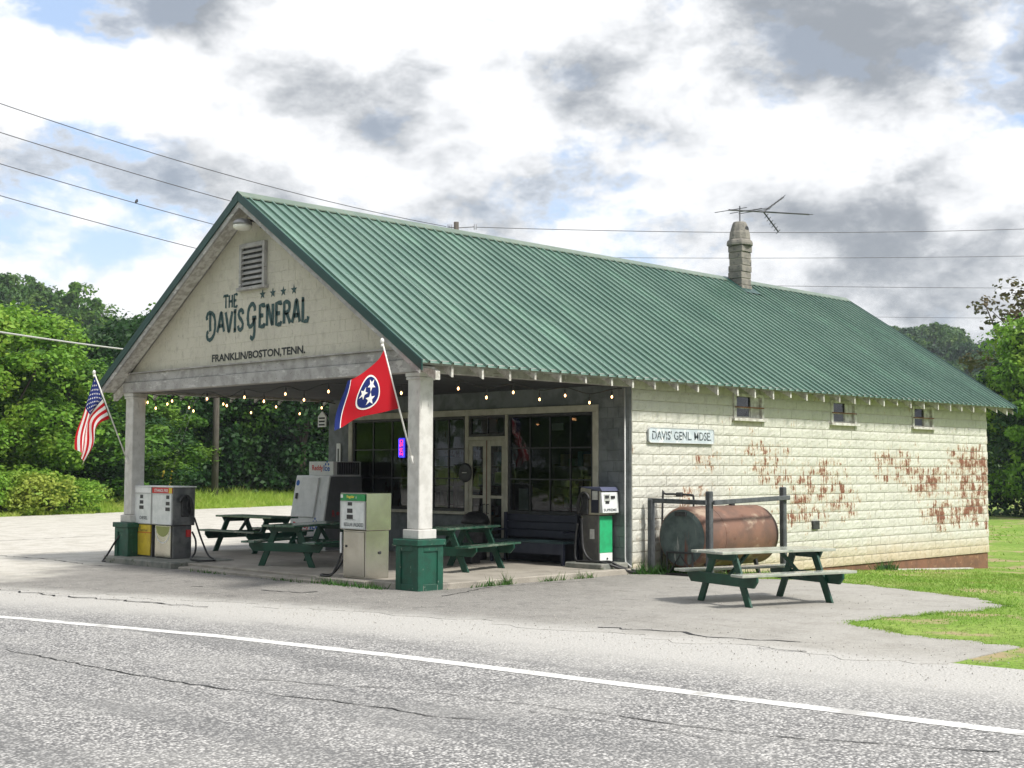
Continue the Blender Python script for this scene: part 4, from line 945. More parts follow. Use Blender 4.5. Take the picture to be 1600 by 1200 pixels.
text('SUPREME', 'lettering', m_text, p3, .05, lambda u, v: (-.0805+v*.09, .41-u, .93+v), .36, .001)
mb = MB(); mb.box(.02,.20,.441,.447,.90,1.33); mb.build('side_plate', m_navy, p3); mb = MB(); mb.box(.04,.17,.4475,.450,1.14,1.30); mb.build('notice', m_paper, p3); mb = MB(); mb.box(.16,.27,.401,.404,.42,.60); mb.build('notice', m_paper, p3)
nozzle(p3, .441, 1, 1.10, .34)
hose(p3, [(.38,.50,.80),(.36,.52,.60),(.28,.56,.22),(.08,.54,.03),(-.24,.42,.025),(-.36,.26,-.07),(-.52,-.15,-.165),(-.62,-.8,-.178),(-.60,-1.2,-.178)], .024)
hose(p3, [(.46,.52,.70),(.48,.55,.45),(.44,.60,.05),(.20,.62,.025),(-.12,.56,.025),(-.34,.42,-.05),(-.50,.05,-.165),(-.56,-.6,-.178),(-.5,-1.2,-.178)], .024)

# ice freezer
ic = empty('ice_freezer', (4.05,7.72,.10), 0, 'white bagged ice freezer with slanted door against the storefront', 'freezer')
prof = [(.04,.0),(.04,.12),(.0,.16),(.0,.68),(.17,1.64),(1.05,1.64),(1.05,0)]
mb = MB(); mb.prism(prof, lambda u, v, d: (u, d, v), .02, 1.24); mb.build('body', m_ice, ic, bevel=.01)
mb = MB(); mb.prism([(.06,.02),(.03,.68),(.19,1.62),(1.05,1.62),(1.05,.02)], lambda u, v, d: (u, d, v), .0, .019); mb.build('side_panel', m_icegray, ic, bevel=.004)
def sl(t, off): return (.0+.17*t-off*.985, .68+.96*t+off*.174)   # a point on the slanted face
a, b, c, d = sl(.04,.045), sl(.95,.045), sl(.95,.001), sl(.04,.001)
mb = MB(); mb.prism([a,b,c,d], lambda u, v, q: (u, q, v), .36, 1.18); mb.build('door', m_white, ic, bevel=.008)
a, b, c, d = sl(.45,.08), sl(.58,.08), sl(.58,.046), sl(.45,.046); mb = MB(); mb.prism([a,b,c,d], lambda u, v, q: (u, q, v), 1.02, 1.07); mb.build('handle', m_black, ic)
q = sl(.82,.0475); mb = MB(); fill(mb, [(.065*math.cos(t), .065*math.sin(t)) for t in np.linspace(0, 2*math.pi, 14)[:-1]], lambda u, v: (q[0]+v*.174, 1.08-u, q[1]+v*.985)); mb.build('sticker', m_sblue, ic)
mb = MB(); mb.box(.27,1.04,.04,.92,1.642,1.95); hd = mb.build('header_box', m_ice, ic, bevel=.006)
mb = MB(); mb.box(.38,1.0,.033,.0395,1.66,1.935); gr = mb.build('grille', m_black, ic)
for k in range(9): mb = MB(); mb.box(.40+k*.065,.425+k*.065,.022,.0325,1.67,1.925); mb.build('grille_slat', m_dsteel, ic)
def logo(s, x, yl, z, h, w_):
    text('Reddy', 'lettering', m_sred, ic, h, lambda u, v: (x, yl-u, z+v), w_*.60, .003); text('Ice', 'lettering', m_sblue, ic, h*.88, lambda u, v: (x, yl-w_*.63-u, z+v+h*.12), w_*.34, .003)
    for k in range(3): mb = MB(); t = k*2.1; cu, cv = w_*.82+.05*math.sin(t)*h*8, h*1.25+.04*math.cos(t)*h*6; mb.add([(x,yl-cu-.03,z+cv),(x,yl-cu,z+cv+.035),(x,yl-cu+.03,z+cv),(x,yl-cu,z+cv-.035)], [(0,1,2,3)]); mb.build('logo_mark', m_sblue, ic)
logo('', .2665, .80, 1.72, .15, .66); logo('', -.0035, 1.12, .44, .17, .98)
text('R', 'lettering', m_sred, ic, .14, lambda u, v: (.22+u, -.003, .74+v)); text('eddyIce', 'lettering', m_sred, ic, .14, lambda u, v: (.34+u, -.003, .74+v), .55)

# pew, bin, cable box
be = empty('porch_bench', (4.55,1.15,.10), 0, 'dark navy wooden bench under the large shop window', 'bench')
m_pew = mat('bench_navy', (.02,.024,.045), (.03,.035,.055), 4, .5)
for k in range(3): mb = MB(); mb.box(.02+k*.15,.16+k*.15,.0,1.95,.40,.44); mb.build('seat_plank', mat('bench_seat', (.03,.06,.065), rough=.45), be, bevel=.005)
for k in range(3): mb = MB(); mb.box(.47+k*.015,.50+k*.015,.0,1.95,.48+k*.15,.62+k*.15); mb.build('back_plank', m_pew, be, bevel=.005)
for y in (.0,1.89):
    mb = MB(); mb.box(.03,.08,y,y+.06,0,.40); mb.build('leg', m_pew, be); mb = MB(); mb.box(.42,.47,y,y+.06,0,.95); mb.build('leg', m_pew, be); mb = MB(); mb.box(.02,.46,y-.01,y+.07,.60,.63); mb.build('armrest', m_pew, be)
mb = MB(); mb.box(.03,.05,.06,1.89,.20,.40); mb.build('apron', m_pew, be)
tb = empty('trash_can', (4.62,3.55,.10), 0, 'black trash can with a domed lid beside the shop door', 'trash can')
mb = MB(); mb.lathe([(.22,0),(.27,.72)], n=18); mb.build('body', m_black, tb, smooth=False); mb = MB(); mb.lathe([(.29,.72),(.29,.76),(.25,.86),(.14,.94),(.03,.96)], n=18); mb.build('lid', m_dark, tb, smooth=True)
cbp = at(736,880,2,.1); cb = empty('cable_box', tuple(cbp), R(15), 'small black box with a cable on the porch floor under a table', 'box')
mb = MB(); mb.box(-.16,.16,-.12,.12,0,.16); mb.build('case', m_black, cb, bevel=.015); mb = MB(); mb.tube(crom([(0,0,.16),(.02,.05,.3),(-.03,.08,.5)]), .008, 6); mb.build('cable', m_dark, cb)

# tank in its guard frame
TY, TR, TZ = -.74, .56, .66
tk = empty('fuel_tank', (5.72,TY,-.05), 0, 'large rusty horizontal fuel tank lying beside the side wall', 'tank')
mb = MB(); mb.lathe([(.02,-.012),(TR-.12,-.012),(TR-.02,.02),(TR,.07),(TR,2.27),(TR-.03,2.33),(TR-.2,2.37),(.02,2.38)], (0,0,TZ+.05), 40, 'x'); mb.build('shell', m_rust, tk, smooth=True)
mb = MB(); mb.lathe([(.02,-.022),(TR-.13,-.020),(TR-.05,-.004)], (0,0,TZ+.05), 40, 'x'); mb.build('end_cap', m_tankend, tk)
mb = MB(); mb.lathe([(TR+.004,.60),(TR+.008,.61),(TR+.004,.62)], (0,0,TZ+.05), 40, 'x'); mb.build('weld_seam', m_rust, tk)
mb = MB(); mb.lathe([(.06,0),(.06,.10),(.05,.12)], (1.55,0,TZ+.05+TR-.02), 12); mb.build('filler_cap', m_black, tk)
mb = MB(); mb.tube(crom([(.35,.0,TZ+TR),(.35,.0,TZ+TR+.22),(.33,.06,TZ+TR+.26),(.2,.52,TZ+TR+.27),(.18,.58,TZ+TR+.22),(.16,.6,.1)], 5), .02, 8); mb.lathe([(.045,-.06),(.045,.06)], (.27,.26,TZ+TR+.265), 10, 'y'); mb.build('pipe', m_black, tk)
for x in (.30,1.85):
    for s in (-1, 1): mb = MB(); mb.bar((x,s*.40,-.02),(x,s*.30,.30),.06,.06); mb.build('leg', m_black, tk)
mb = MB(); mb.tube([(-.06,.30,.0),(-.06,.30,.44),(-.06,-.28,.44),(-.06,-.28,.0)], .022, 6); mb.tube([(-.06,.26,.05),(-.06,0,.40),(-.06,-.24,.10)], .015, 6); mb.build('stand', m_black, tk)
mb = MB(); mb.box(-.06,.0,-.12,.12,TZ+.44,TZ+.52); mb.build('bracket', m_black, tk)
mb = MB(); mb.box(-.16,.04,-.55,.62,-.02,.06); mb.build('sleeper', mat('old_sleeper', (.03,.028,.026), rough=.9), tk)
gf = empty('guard_frame', (5.66,-1.40,-.05), 0, 'grey wooden post and rail frame standing around the rusty tank', 'frame')
for (x, y, h) in ((0,0,1.56),(2.35,0,1.62),(-.13,1.22,1.40)): mb = MB(); mb.box(x-.055,x+.055,y-.055,y+.055,-.15,h); mb.build('post', m_postw, gf, bevel=.016)
for a, b in (((.0,-.10,1.36),(2.42,-.10,1.42)),((-.135,1.29,1.38),(-.09,.0,1.36))): mb = MB(); mb.bar(a, b, .045, .085); mb.build('rail', m_postw, gf, bevel=.008)
mb = MB(); mb.bar((2.35,1.25,-.1),(2.35,1.25,1.25),.10,.10); mb.build('post', m_rust, gf)

# string lights
def strand(px, axis, val, label, ends):
    s = empty('string_lights', tuple(at(px[0][0], px[0][1], axis, val)), 0, label, 'string lights', 'strings of lit bulbs under the porch'); o = np.array(s.location[:])
    P = [at(x, y, axis, val) for x, y in px]; wp = [np.array(ends[0])-o]
    mbulb = MB(); mbulb.lathe([(.005,.026),(.014,.012),(.0175,-.002),(.012,-.020),(.003,-.028)], n=8); bm_ = mbulb.mesh('bulb', m_bulb, True)
    ms = MB(); ms.lathe([(.016,.04),(.018,.10),(.010,.105)], n=8); sm_ = ms.mesh('socket', m_dark)
    for k, q in enumerate(P):
        b = link('bulb', bm_, s, tuple(q-o)); link('socket', sm_, b)
        drop = .16 if k%2 else .14; wp.append(q-o+np.array((0,0,drop)))
        mb = MB(); mb.tube([q-o+np.array((0,0,.10)), q-o+np.array((0,0,drop))], .006, 5); mb.build('drop_wire', m_dark, s)
    wp.append(np.array(ends[1])-o); mb = MB(); mb.tube(crom(wp, 6), .009, 5); mb.build('wire', m_dark, s)
Q = lambda l: [(220+x/4.706, 600+y/4.706) for x, y in l]
strand([(716,607),(760,621),(802,613),(843,624),(883,618),(921,629),(956,620)], 1, .20, 'string of lit bulbs along the right side of the porch', ((.4,.2,3.42),(5.15,.2,3.40)))
strand(Q([(50,135),(110,178),(230,125),(387,198),(487,108),(632,158),(762,97),(905,127),(1063,73),(1200,116),(1380,55)])+[(588,617),(627,614)], 0, .32, 'string of lit bulbs just behind the front porch beam', ((.32,8.75,3.40),(.32,.3,3.40)))
strand(Q([(195,147),(355,173),(607,147),(810,210),(995,168),(1168,218),(1330,175)]), 1, 8.72, 'string of lit bulbs along the far left side of the porch', ((.4,8.72,3.40),(5.1,8.72,3.38)))

# ---------------------------------------------------------------- flags
def coons(top, bot, plane, val, fold):
    T = crom([at(x, y, plane, val) for x, y in top], 10); B = crom([at(x, y, plane, val) for x, y in bot], 10)
    def cum(P): d = np.array([0]+[np.linalg.norm(P[i+1]-P[i]) for i in range(len(P)-1)]).cumsum(); return d/d[-1]
    cT, cB = cum(T), cum(B); T = np.array(T); B = np.array(B)
    def f(u, v, off=0.):   # u along the fly, v down the hoist
        a = np.array([np.interp(u, cT, T[:, i]) for i in range(3)]); b = np.array([np.interp(u, cB, B[:, i]) for i in range(3)])
        p = a+(b-a)*v; p[plane] += fold(u, v)-off; return p
    return f
def patch(f, u0, u1, v0, v1, M, parent, name, nu=14, nv=6, off=0., thick=True):
    mb = MB()
    for j in range(nv+1):
        for i in range(nu+1): mb.v.append(tuple(f(u0+(u1-u0)*i/nu, v0+(v1-v0)*j/nv, off)-np.array(parent['o'])))
    for j in range(nv):
        for i in range(nu): a = j*(nu+1)+i; mb.f.append((a, a+1, a+nu+2, a+nu+1))
    me = bpy.data.meshes.new(name); me.from_pydata(mb.v, [], mb.f); me.materials.append(M); me.shade_smooth(); return link(name, me, parent)
def cloth(n, c): 
    M = mat(n, c, rough=.8, spec=.15); return M
m_fr, m_fw, m_fb = cloth('flag_red', (.50,.012,.020)), cloth('flag_white', (.74,.72,.70)), cloth('flag_blue', (.012,.022,.12))
m_tr = cloth('state_flag_red', (.37,.008,.016))
m_polew = mat('white_flag_pole', (.72,.71,.68), rough=.4)
def flagpole(parent, foot, tip):
    o = np.array(parent['o']); d = (tip-foot)/np.linalg.norm(tip-foot)
    mb = MB(); mb.tube([foot-o, tip-o], .014, 8); mb.build('pole', m_polew, parent, smooth=True)
    mb = MB(); mb.lathe([(.004,-.05),(.030,-.02),(.032,.015),(.02,.04),(.004,.05)], tuple(tip-o), 10); mb.lathe([(.02,-.09),(.024,-.06),(.014,-.05)], tuple(tip-o), 8); mb.build('finial', m_polew, parent, smooth=True)
    mb = MB(); mb.bar(foot-o-d*.02, foot-o+d*.10, .045, .045); mb.build('bracket', m_polew, parent)
foot, tip = at(199,722,1,8.93), at(147,582,1,8.93); foot[0] = -.005
us = empty('flag', tuple(foot), 0, 'striped flag with starry blue canton drooping from the far left column', 'flag'); us['o'] = [float(x) for x in foot]; flagpole(us, foot, tip)
fus = coons([(148,588),(139,618),(131,650),(124,678),(119,702)], [(171,654),(157,660),(147,672),(143,698),(133,728)], 1, 8.93, lambda u, v: (.10*u*math.sin(2.2+5*v+7*u)+.07*min(1, u*3)*math.sin(11*v+2.5*u)))
for k in range(13):
    v0, v1 = k/13, (k+1)/13; patch(fus, .42 if k < 7 else 0., 1., v0, v1, m_fr if k%2 == 0 else m_fw, us, 'stripe', 20, 2)
patch(fus, 0, .42, 0, 7/13, m_fb, us, 'canton', 10, 12)
mb = MB()
for j in range(9):
    for i in range(6 if j%2 == 0 else 5):
        cu, cv = .42*(i*2+1+(j%2))/12, (7/13)*(j+1)/10
        for off in (.004, -.004): fill(mb, star(0, 0, 1.), lambda a, b: fus(cu+a*.016, cv-b*.022, off)-foot)
mb.build('canton_stars', m_fw, us)['kind'] = 'stuff'
foot, tip = at(645,722,1,.15), at(597,533,1,.15); foot[0] = -.005
tn = empty('flag', tuple(foot), 0, 'red flag with three white stars in a blue circle on the near column', 'flag'); tn['o'] = [float(x) for x in foot]; flagpole(tn, foot, tip)
ftn = coons([(600,547),(588,564),(562,582),(543,592),(530,596)], [(623,638),(593,645),(558,653),(531,667),(517,673)], 1, .15, lambda u, v: -.16*u*(1-v*.4)+.05*u*math.sin(4*u+4.5*v+.6)+.02*math.sin(9*u-3*v)*u)
patch(ftn, 0, .905, 0, 1, m_tr, tn, 'field', 28, 16); patch(ftn, .905, .917, 0, 1, m_fw, tn, 'fly_stripe', 2, 12); patch(ftn, .917, 1, 0, 1, m_fb, tn, 'fly_bar', 8, 14)
cu, cv, ru, rv = .50, .50, .235, .36
def disc(r, off, M, nm):
    mb = MB(); n = 28
    for o_ in (off, -off):
        c0 = len(mb.v); mb.v.append(tuple(ftn(cu, cv, o_)-foot))
        for q in (.5, 1.):
            for k in range(n): t = 2*math.pi*k/n; mb.v.append(tuple(ftn(cu+r*q*ru*math.cos(t), cv+r*q*rv*math.sin(t), o_)-foot))
        for k in range(n): a, b = c0+1+k, c0+1+(k+1)%n; mb.f += [(c0, a, b), (a, a+n, b+n, b)]
    mb.build(nm, M, tn)
disc(1.0, .004, m_fw, 'emblem_ring'); disc(.90, .008, m_fb, 'emblem_disc')
for ang in (50, 170, 290):
    mb = MB(); a0, b0 = .46*math.cos(R(ang)), .46*math.sin(R(ang))
    for off in (.012, -.012): fill(mb, star(a0, b0, .40, R(ang+75)), lambda a, b: ftn(cu-a*ru, cv-b*rv, off)-foot)
    mb.build('emblem_star', m_fw, tn)
# ---------------------------------------------------------------- poles and wires
def pole(px, py_top, dist, label, r=.15, arm=False):
    tp = at_d(px, py_top, dist); t = empty('utility_pole', (tp[0],tp[1],gz(tp[0],tp[1])-.2), 0, label, 'utility pole'); h = tp[2]-gz(tp[0],tp[1])+.2
    mb = MB(); mb.tube([(0,0,0),(0,0,h*.5),(0,0,h)], [r*1.15,r,r*.8], 10); mb.build('shaft', m_pole, t, smooth=True); return t, h, tp
pB, hB, tB_ = pole(713,347,62,'utility pole whose top shows above the store roof ridge')
for px, nm in ((700,'insulator'),(741,'insulator')):
    q = at_d(px, 354.5, 62)-np.array(pB.location); d_ = ray(px+30, 354.5); d_ = np.array((_r[0],_r[1],0))
    mb = MB()
    for k in range(2 if px > 710 else 3): mb.tube([q+d_*(k*.09-.012), q+d_*(k*.09+.012)], .14 if px > 710 else .13, 10)
    mb.tube([np.array((0,0,hB-.28)), q], .02, 5); mb.build(nm, mat('insulator_grey', (.13,.12,.13), rough=.4), pB)
pA, hA, tA_ = pole(341,455,74,'slim utility pole standing in front of the dark trees seen through the porch', .17)
mb = MB(); q0 = np.array((0,0,hA*.8))
for px0, px1 in ((245,252),(260,265)):
    a, b = at_d(px0,762,70)-np.array(pA.location), at_d(px1+4,736,71.5)-np.array(pA.location); g_ = MB(); g_.tube([a-np.array((0,0,1.2)), b], .055, 6); g_.build('guy_guard', m_yellow, pA)
    g_ = MB(); g_.tube([b, q0], .01, 4); g_.build('guy_wire', m_wire, pA)
def wire(a, b, sag, label, r=.014, M=None):
    a, b = np.array(a), np.array(b); P = [a+(b-a)*t-np.array((0,0,sag*4*t*(1-t))) for t in np.linspace(0,1,24)]
    o = P[0]; mb = MB(); mb.tube([p-o for p in P], r, 5); tag(mb.build('overhead_wire', M or m_wire, None, tuple(o)), label, 'wire', 'overhead wires')
wire(at_d(-260,68,46), at_d(697,354,62), .55, 'highest overhead wire crossing the sky to the pole behind the roof', .016)
wire(at_d(-260,122,46), at_d(713,402,62), .35, 'second overhead wire from the top at the upper left sky', .016)
wire(at_d(-260,175,46), at_d(713,440,62), .35, 'third overhead wire at the upper left with a bird on it', .015)
wire(at_d(-260,229,46), at_d(713,478,62), .35, 'fourth overhead wire just above the wooded hill', .015)
wire(at_d(-260,475,44), at_d(341,560,74), .2, 'thick pale cable in front of the wooded hill at left', .035, mat('pale_cable', (.45,.45,.43)))
wire(at_d(745,355,62), at_d(1900,343,95), .5, 'thin wire running right from the pole above the ridge', .016)
wire(at_d(640,399,90), at_d(1900,394,110), .3, 'thin wire crossing behind the chimney', .017)
wire(at_d(900,440,90), at_d(1900,449,110), .2, 'thin wire to the right just above the ridge end', .017); wire(at_d(1100,490,90), at_d(1700,497,110), .1, 'lowest thin wire over the right hill', .014)
wa, wb = at_d(-260,175,46), at_d(713,440,62); wt = np.array([wa+(wb-wa)*t-np.array((0,0,.35*4*t*(1-t))) for t in np.linspace(0,1,200)]); wv = (wt-CAM); wpx = 800+F*(wv@_r)/(wv@_f); bp = wt[np.argmin(np.abs(wpx-214))]+np.array((0,0,.04))
br = empty('bird', tuple(bp), 0, 'small dark bird perched on the third wire', 'bird')
mb = MB(); mb.tube([(-.09,-.09,-.03),(-.03,-.03,.02),(.02,.02,.05),(.05,.05,.10),(.08,.08,.10)], [.015,.05,.055,.04,.01], 8); mb.build('body', m_dark, br, smooth=True)

# ---------------------------------------------------------------- trees
L_MID = leafmat('leaf_mid', (.055,.145,.018), (.105,.235,.028), (.20,.32,.04))
L_BRIGHT = leafmat('leaf_bright', (.11,.25,.024), (.20,.38,.04), (.34,.46,.06))
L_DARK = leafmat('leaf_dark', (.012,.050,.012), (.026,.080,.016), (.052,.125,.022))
L_HILL = leafmat('leaf_hill', (.045,.115,.024), (.08,.17,.032), (.15,.235,.045))
L_SHRUB = leafmat('leaf_shrub', (.14,.30,.03), (.24,.40,.045), (.40,.42,.08))
m_bark = mat('bark', (.085,.065,.05), (.05,.04,.032), 4, .95, bump=.5, vec=(3,3,.6))
def crown(seed, h, w_, z0, ncl, npc, ls, squash=.8, M=None, name='crown', fill_=.35):
    r = np.random.default_rng(seed); C = []
    while len(C) < ncl:
        t = r.random(); z = z0+(h-z0)*t; prof = math.sin(math.pi*min(1, (t*.86+.12)))**.6*w_/2; a = r.random()*2*math.pi; q = prof*(.35+.65*math.sqrt(r.random()))*(.85+.25*math.sin(3*a+seed))
        C.append((q*math.cos(a), q*math.sin(a), z))
    C = np.array(C); Rc = w_*.115*(.5+1.15*r.random(ncl)); C[:, 2] = np.minimum(C[:, 2], h-Rc*.6)
    n = ncl*npc; ci = np.repeat(np.arange(ncl), npc); d = r.normal(size=(n, 3)); d[:, 2] += .25; d /= np.linalg.norm(d, axis=1)[:, None]
    rad = Rc[ci]*(1-fill_*r.random(n)**1.5)*(1+.22*np.sin(d[:, 0]*5+ci)*np.sin(d[:, 1]*4+2*ci)+.12*r.normal(size=n)); P = C[ci]+d*rad[:, None]*np.array((1,1,squash))
    nn = d+.75*r.normal(size=(n, 3)); nn[:, 2] += .35; nn /= np.linalg.norm(nn, axis=1)[:, None]
    a = np.cross(nn, r.normal(size=(n, 3))); a /= np.linalg.norm(a, axis=1)[:, None]; b = np.cross(nn, a); s = ls*(.55+.8*r.random(n))[:, None]
    V = np.empty((n, 4, 3)); V[:, 0] = P-a*s*.5; V[:, 1] = P-b*s*.32+nn*s*.08; V[:, 2] = P+a*s*.5; V[:, 3] = P+b*s*.32+nn*s*.08
    return np_mesh(name, V.reshape(-1, 3), 4, M), C
def make_tree(seed, h, w_, z0, ncl, npc, ls, M, name='tree', tr=.22, label=None, group=None, bare=False):
    t = empty(name, (0,0,0), 0, label, 'tree', group); me, C = crown(seed, h, w_, z0, ncl, npc, ls, M=M); link('crown', me, t)
    r = random.Random(seed); mb = MB(); top = np.array((r.uniform(-.4,.4), r.uniform(-.4,.4), h*.62))
    mb.tube(crom([(0,0,-.4),(top[0]*.3,top[1]*.1,h*.22),(top[0]*.7,top[1]*.8,h*.42),top], 4), [tr*1.3*(1-.058*i) for i in range(13)], 8)
    for k in range(9):
        c = C[r.randrange(len(C))]; b = top*r.uniform(.35,.9); mb.tube(crom([b, (b+c)/2+np.array((0,0,.3)), c], 3), [tr*.40*(1-.11*i) for i in range(7)], 5)
    mb.build('trunk', m_bark, t, smooth=True); return t
def place(t, loc, rz, s, label=None, first=False):
    o = t if first else copy_tree(t); o.location = loc; o.rotation_euler = (0,0,rz); o.scale = (s[0],s[0],s[1])
    if label: o['label'] = label
    return o
# row of trees beyond the side road (left of the store and seen through the porch)
G1 = 'broadleaf trees beyond the side road'
T = [make_tree(21,11.5,9.5,1.0,80,330,.27,L_MID,label='x',group=G1), make_tree(22,12.5,9.,1.0,80,330,.27,L_MID,label='x',group=G1), make_tree(23,11,10,.5,85,330,.28,L_DARK,label='x',group=G1), make_tree(24,13,9.5,.7,90,360,.26,L_BRIGHT,label='x',group=G1)]
used = set()
def put(k, px, dist, rz, sw, sh, label):
    q = at_d(px, 733, dist); place(T[k], (q[0],q[1],-.1), rz, (sw,sh), label, first=(k not in used)); used.add(k)
put(3,-10,64,.4,.95,.70,'tall bright green tree at the left edge of the picture'); put(3,-190,60,2.4,1.1,.8,'bright green tree just outside the left edge')
put(0,95,67,1.2,1.0,.60,'mid green tree directly behind the striped flag')
put(1,185,74,2.1,1.0,.58,'mid green tree behind the far porch column')
put(1,50,76,3.3,1.0,.66,'green tree standing just behind the bright tree at left')
put(2,150,70,.5,.85,.46,'low dark leafy tree behind the shrubs at left')
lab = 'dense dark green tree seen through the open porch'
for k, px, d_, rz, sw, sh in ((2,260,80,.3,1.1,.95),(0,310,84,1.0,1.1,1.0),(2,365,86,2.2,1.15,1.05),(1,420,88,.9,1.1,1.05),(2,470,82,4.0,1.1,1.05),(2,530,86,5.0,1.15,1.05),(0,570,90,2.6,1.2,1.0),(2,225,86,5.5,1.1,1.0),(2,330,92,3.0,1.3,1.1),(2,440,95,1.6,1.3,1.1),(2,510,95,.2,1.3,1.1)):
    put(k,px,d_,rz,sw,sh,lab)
for k, px, d_ in ((0,-330,66),(2,-480,70),(1,-640,72),(2,-800,76),(0,-1000,80),(2,-1250,84)): put(k,px,d_,px*.01,1.2,1.0,'tree continuing the row to the left of the picture')
for k, (x, y) in enumerate(((-34,-62),(-36,-52),(-33,-42),(-37,-33),(-34,-24),(-38,-14),(-36,-4),(-39,6),(-38,17),(-42,27),(-44,38),(-48,48),(-52,58),(-40,66),(-30,74),(-20,80),(-52,74),(-36,84),(-26,-70))):
    place(T[(k*3)%4], (x,y,-.1), k*1.3, (1.15,1.0+.1*(k%3)), 'unseen tree across the road added to darken the store front and reflect in its windows')  # unseen trees, added to darken gable and porch and reflect in the windows
# right hand trees
t5 = make_tree(31,17,15,1.0,130,420,.36,L_DARK,tr=.4,label='large dark green tree at the right edge behind the store'); q = at_d(1735,733,84); place(t5,(q[0],q[1],-.7),0,(.9,.74),first=True)
t6 = make_tree(32,13.5,10,2.,80,380,.32,L_BRIGHT,tr=.3,label='bright green tree leaning out past the roof end at right'); q = at_d(1648,733,78); place(t6,(q[0],q[1],-.7),1.,(.85,.80),first=True)
t8 = make_tree(34,9,9,.2,65,380,.32,L_DARK,tr=.25,label='low dark tree below the bright tree at the right edge'); q = at_d(1640,733,80); place(t8,(q[0],q[1],-.7),0,(1.1,1.),first=True)
t7 = make_tree(33,20,9,11,34,60,.42,leafmat('leaf_thin', (.07,.075,.025), (.10,.11,.035), (.14,.09,.04)),tr=.28,label='half bare tall tree with thin brown leaves at the right edge'); q = at_d(1612,733,92); place(t7,(q[0],q[1],-.7),0,(.95,.74),first=True)
mb = MB(); rr_ = random.Random(5)
for k in range(16):
    a = rr_.uniform(0,6.28); b0 = np.array((0,0,9+k*.45)); e = b0+np.array((math.cos(a)*2.6,math.sin(a)*2.6,rr_.uniform(2,5))); mb.tube(crom([b0,(b0+e)/2+np.array((0,0,.5)),e], 3), [.09,.08,.07,.05,.04,.03,.015], 5)
mb.build('bare_branches', m_bark, t7)
# shrubs and verge grass by the side road
sh = None
for k, (px, d_, s, lb) in enumerate(((10,57.5,1.0,'rounded yellow green shrub at the left edge of the verge'),(62,58,1.15,'rounded shrub with orange tinged leaves below the striped flag'),(112,59.5,.85,'low shrub at the right end of the verge shrubs'),(-60,57,1.1,'verge shrub just outside the left edge'))):
    q = at_d(px,733,d_)
    if sh is None:
        sh = empty('shrub', (0,0,0), 0, lb, 'shrub', 'shrubs on the grass verge'); me, C = crown(41,1.9,3.6,.0,52,120,.15,M=L_SHRUB,name='foliage'); link('foliage', me, sh); mb = MB()
        for c in C[::5]: mb.tube([(0,0,-.1), c*.5+np.array((0,0,.1)), c], [.04,.03,.012], 5)
        mb.build('stem', m_bark, sh); place(sh,(q[0],q[1],0),k*1.7,(s,s*.85),lb,True)
    else: place(sh,(q[0],q[1],0),k*1.7+.6,(s*(1.15-.1*k),s*(.66+.09*k)),lb)
def blades(P, h, wd, lean=.35, seed=1):     # P: n x 3 roots
    r = np.random.default_rng(seed); n = len(P); a = r.random(n)*2*math.pi; hh = h*(.5+.8*r.random(n)); w_ = wd*(.6+.8*r.random(n))
    s = np.stack([np.cos(a), np.sin(a), 0*a], 1)*w_[:, None]; tip = np.stack([r.normal(size=n)*lean*hh, r.normal(size=n)*lean*hh, hh], 1)
    V = np.empty((n, 3, 3)); V[:, 0] = P-s; V[:, 1] = P+s; V[:, 2] = P+tip; return V.reshape(-1, 3)
G_TALL = leafmat('verge_grass', (.28,.43,.05), (.42,.56,.09), (.56,.56,.17), .5); G_LAWN = leafmat('lawn_grass', (.18,.33,.045), (.29,.45,.075), (.40,.44,.14), .35); G_WEED = leafmat('weed_green', (.035,.12,.02), (.07,.17,.03), (.10,.18,.04), .3)
r = np.random.default_rng(3); A_ = np.array((-9.,28.3)); B_ = np.array((8.95,34.35)); C_ = np.array((27.,40.5)); D_ = np.array((46.,46.8))
n = 46000; t = r.random(n); seg = np.where(t[:, None] < .33, A_+(B_-A_)*(t[:, None]/.33), np.where(t[:, None] < .66, B_+(C_-B_)*((t[:, None]-.33)/.33), C_+(D_-C_)*((t[:, None]-.66)/.34)))
dep = r.random(n)**1.3*9; ed_ = .35*np.sin(seg[:, 0]*1.3)+.25*np.sin(seg[:, 0]*3.7)
P = np.stack([seg[:, 0]-.32*(dep+.1+ed_), seg[:, 1]+.95*(dep+.1+ed_), np.full(n, -.02)], 1); P[:, 2] = [gz(a, b)-.02 for a, b in P[:, :2]]
hgt = (.16+.10*np.minimum(dep, 5))*(.75+.5*np.abs(np.sin(P[:, 0]*.7)*np.cos(P[:, 1]*.9)))
tag(link('verge_grass', np_mesh('verge_grass', blades(P, hgt, .022+.012*r.random(n), .8, 5), 3, G_TALL)), 'tall unmown grass along the side road verge', 'grass', kind='stuff')
# lawn to the right of the store
r2 = random.Random(9); rl = np.random.default_rng(9)
def inpoly_v(X, Y, P):
    r_ = np.zeros(len(X), bool)
    for i in range(len(P)):
        a, b = P[i], P[i-1]
        if a[1] == b[1]: continue
        r_ ^= ((a[1] > Y) != (b[1] > Y)) & (X < (b[0]-a[0])*(Y-a[1])/(b[1]-a[1])+a[0])
    return r_
n0 = 330000; X = np.where(rl.random(n0) < .35, rl.uniform(-2,46,n0), rl.uniform(-2,16,n0)); Y = np.where(X < 21, rl.uniform(-16,0,n0), rl.uniform(-16,14,n0))
keep = ~inpoly_v(X+rl.normal(0,.06,n0), Y+rl.normal(0,.06,n0), LOTP) & (X > np.interp(Y, LY, LX)+3.3) & ~((X < 20) & (Y > -.02))
dn = np.sin(X*.9+2*np.sin(Y*.7))*np.sin(Y*1.1+1.3*np.sin(X*.5))
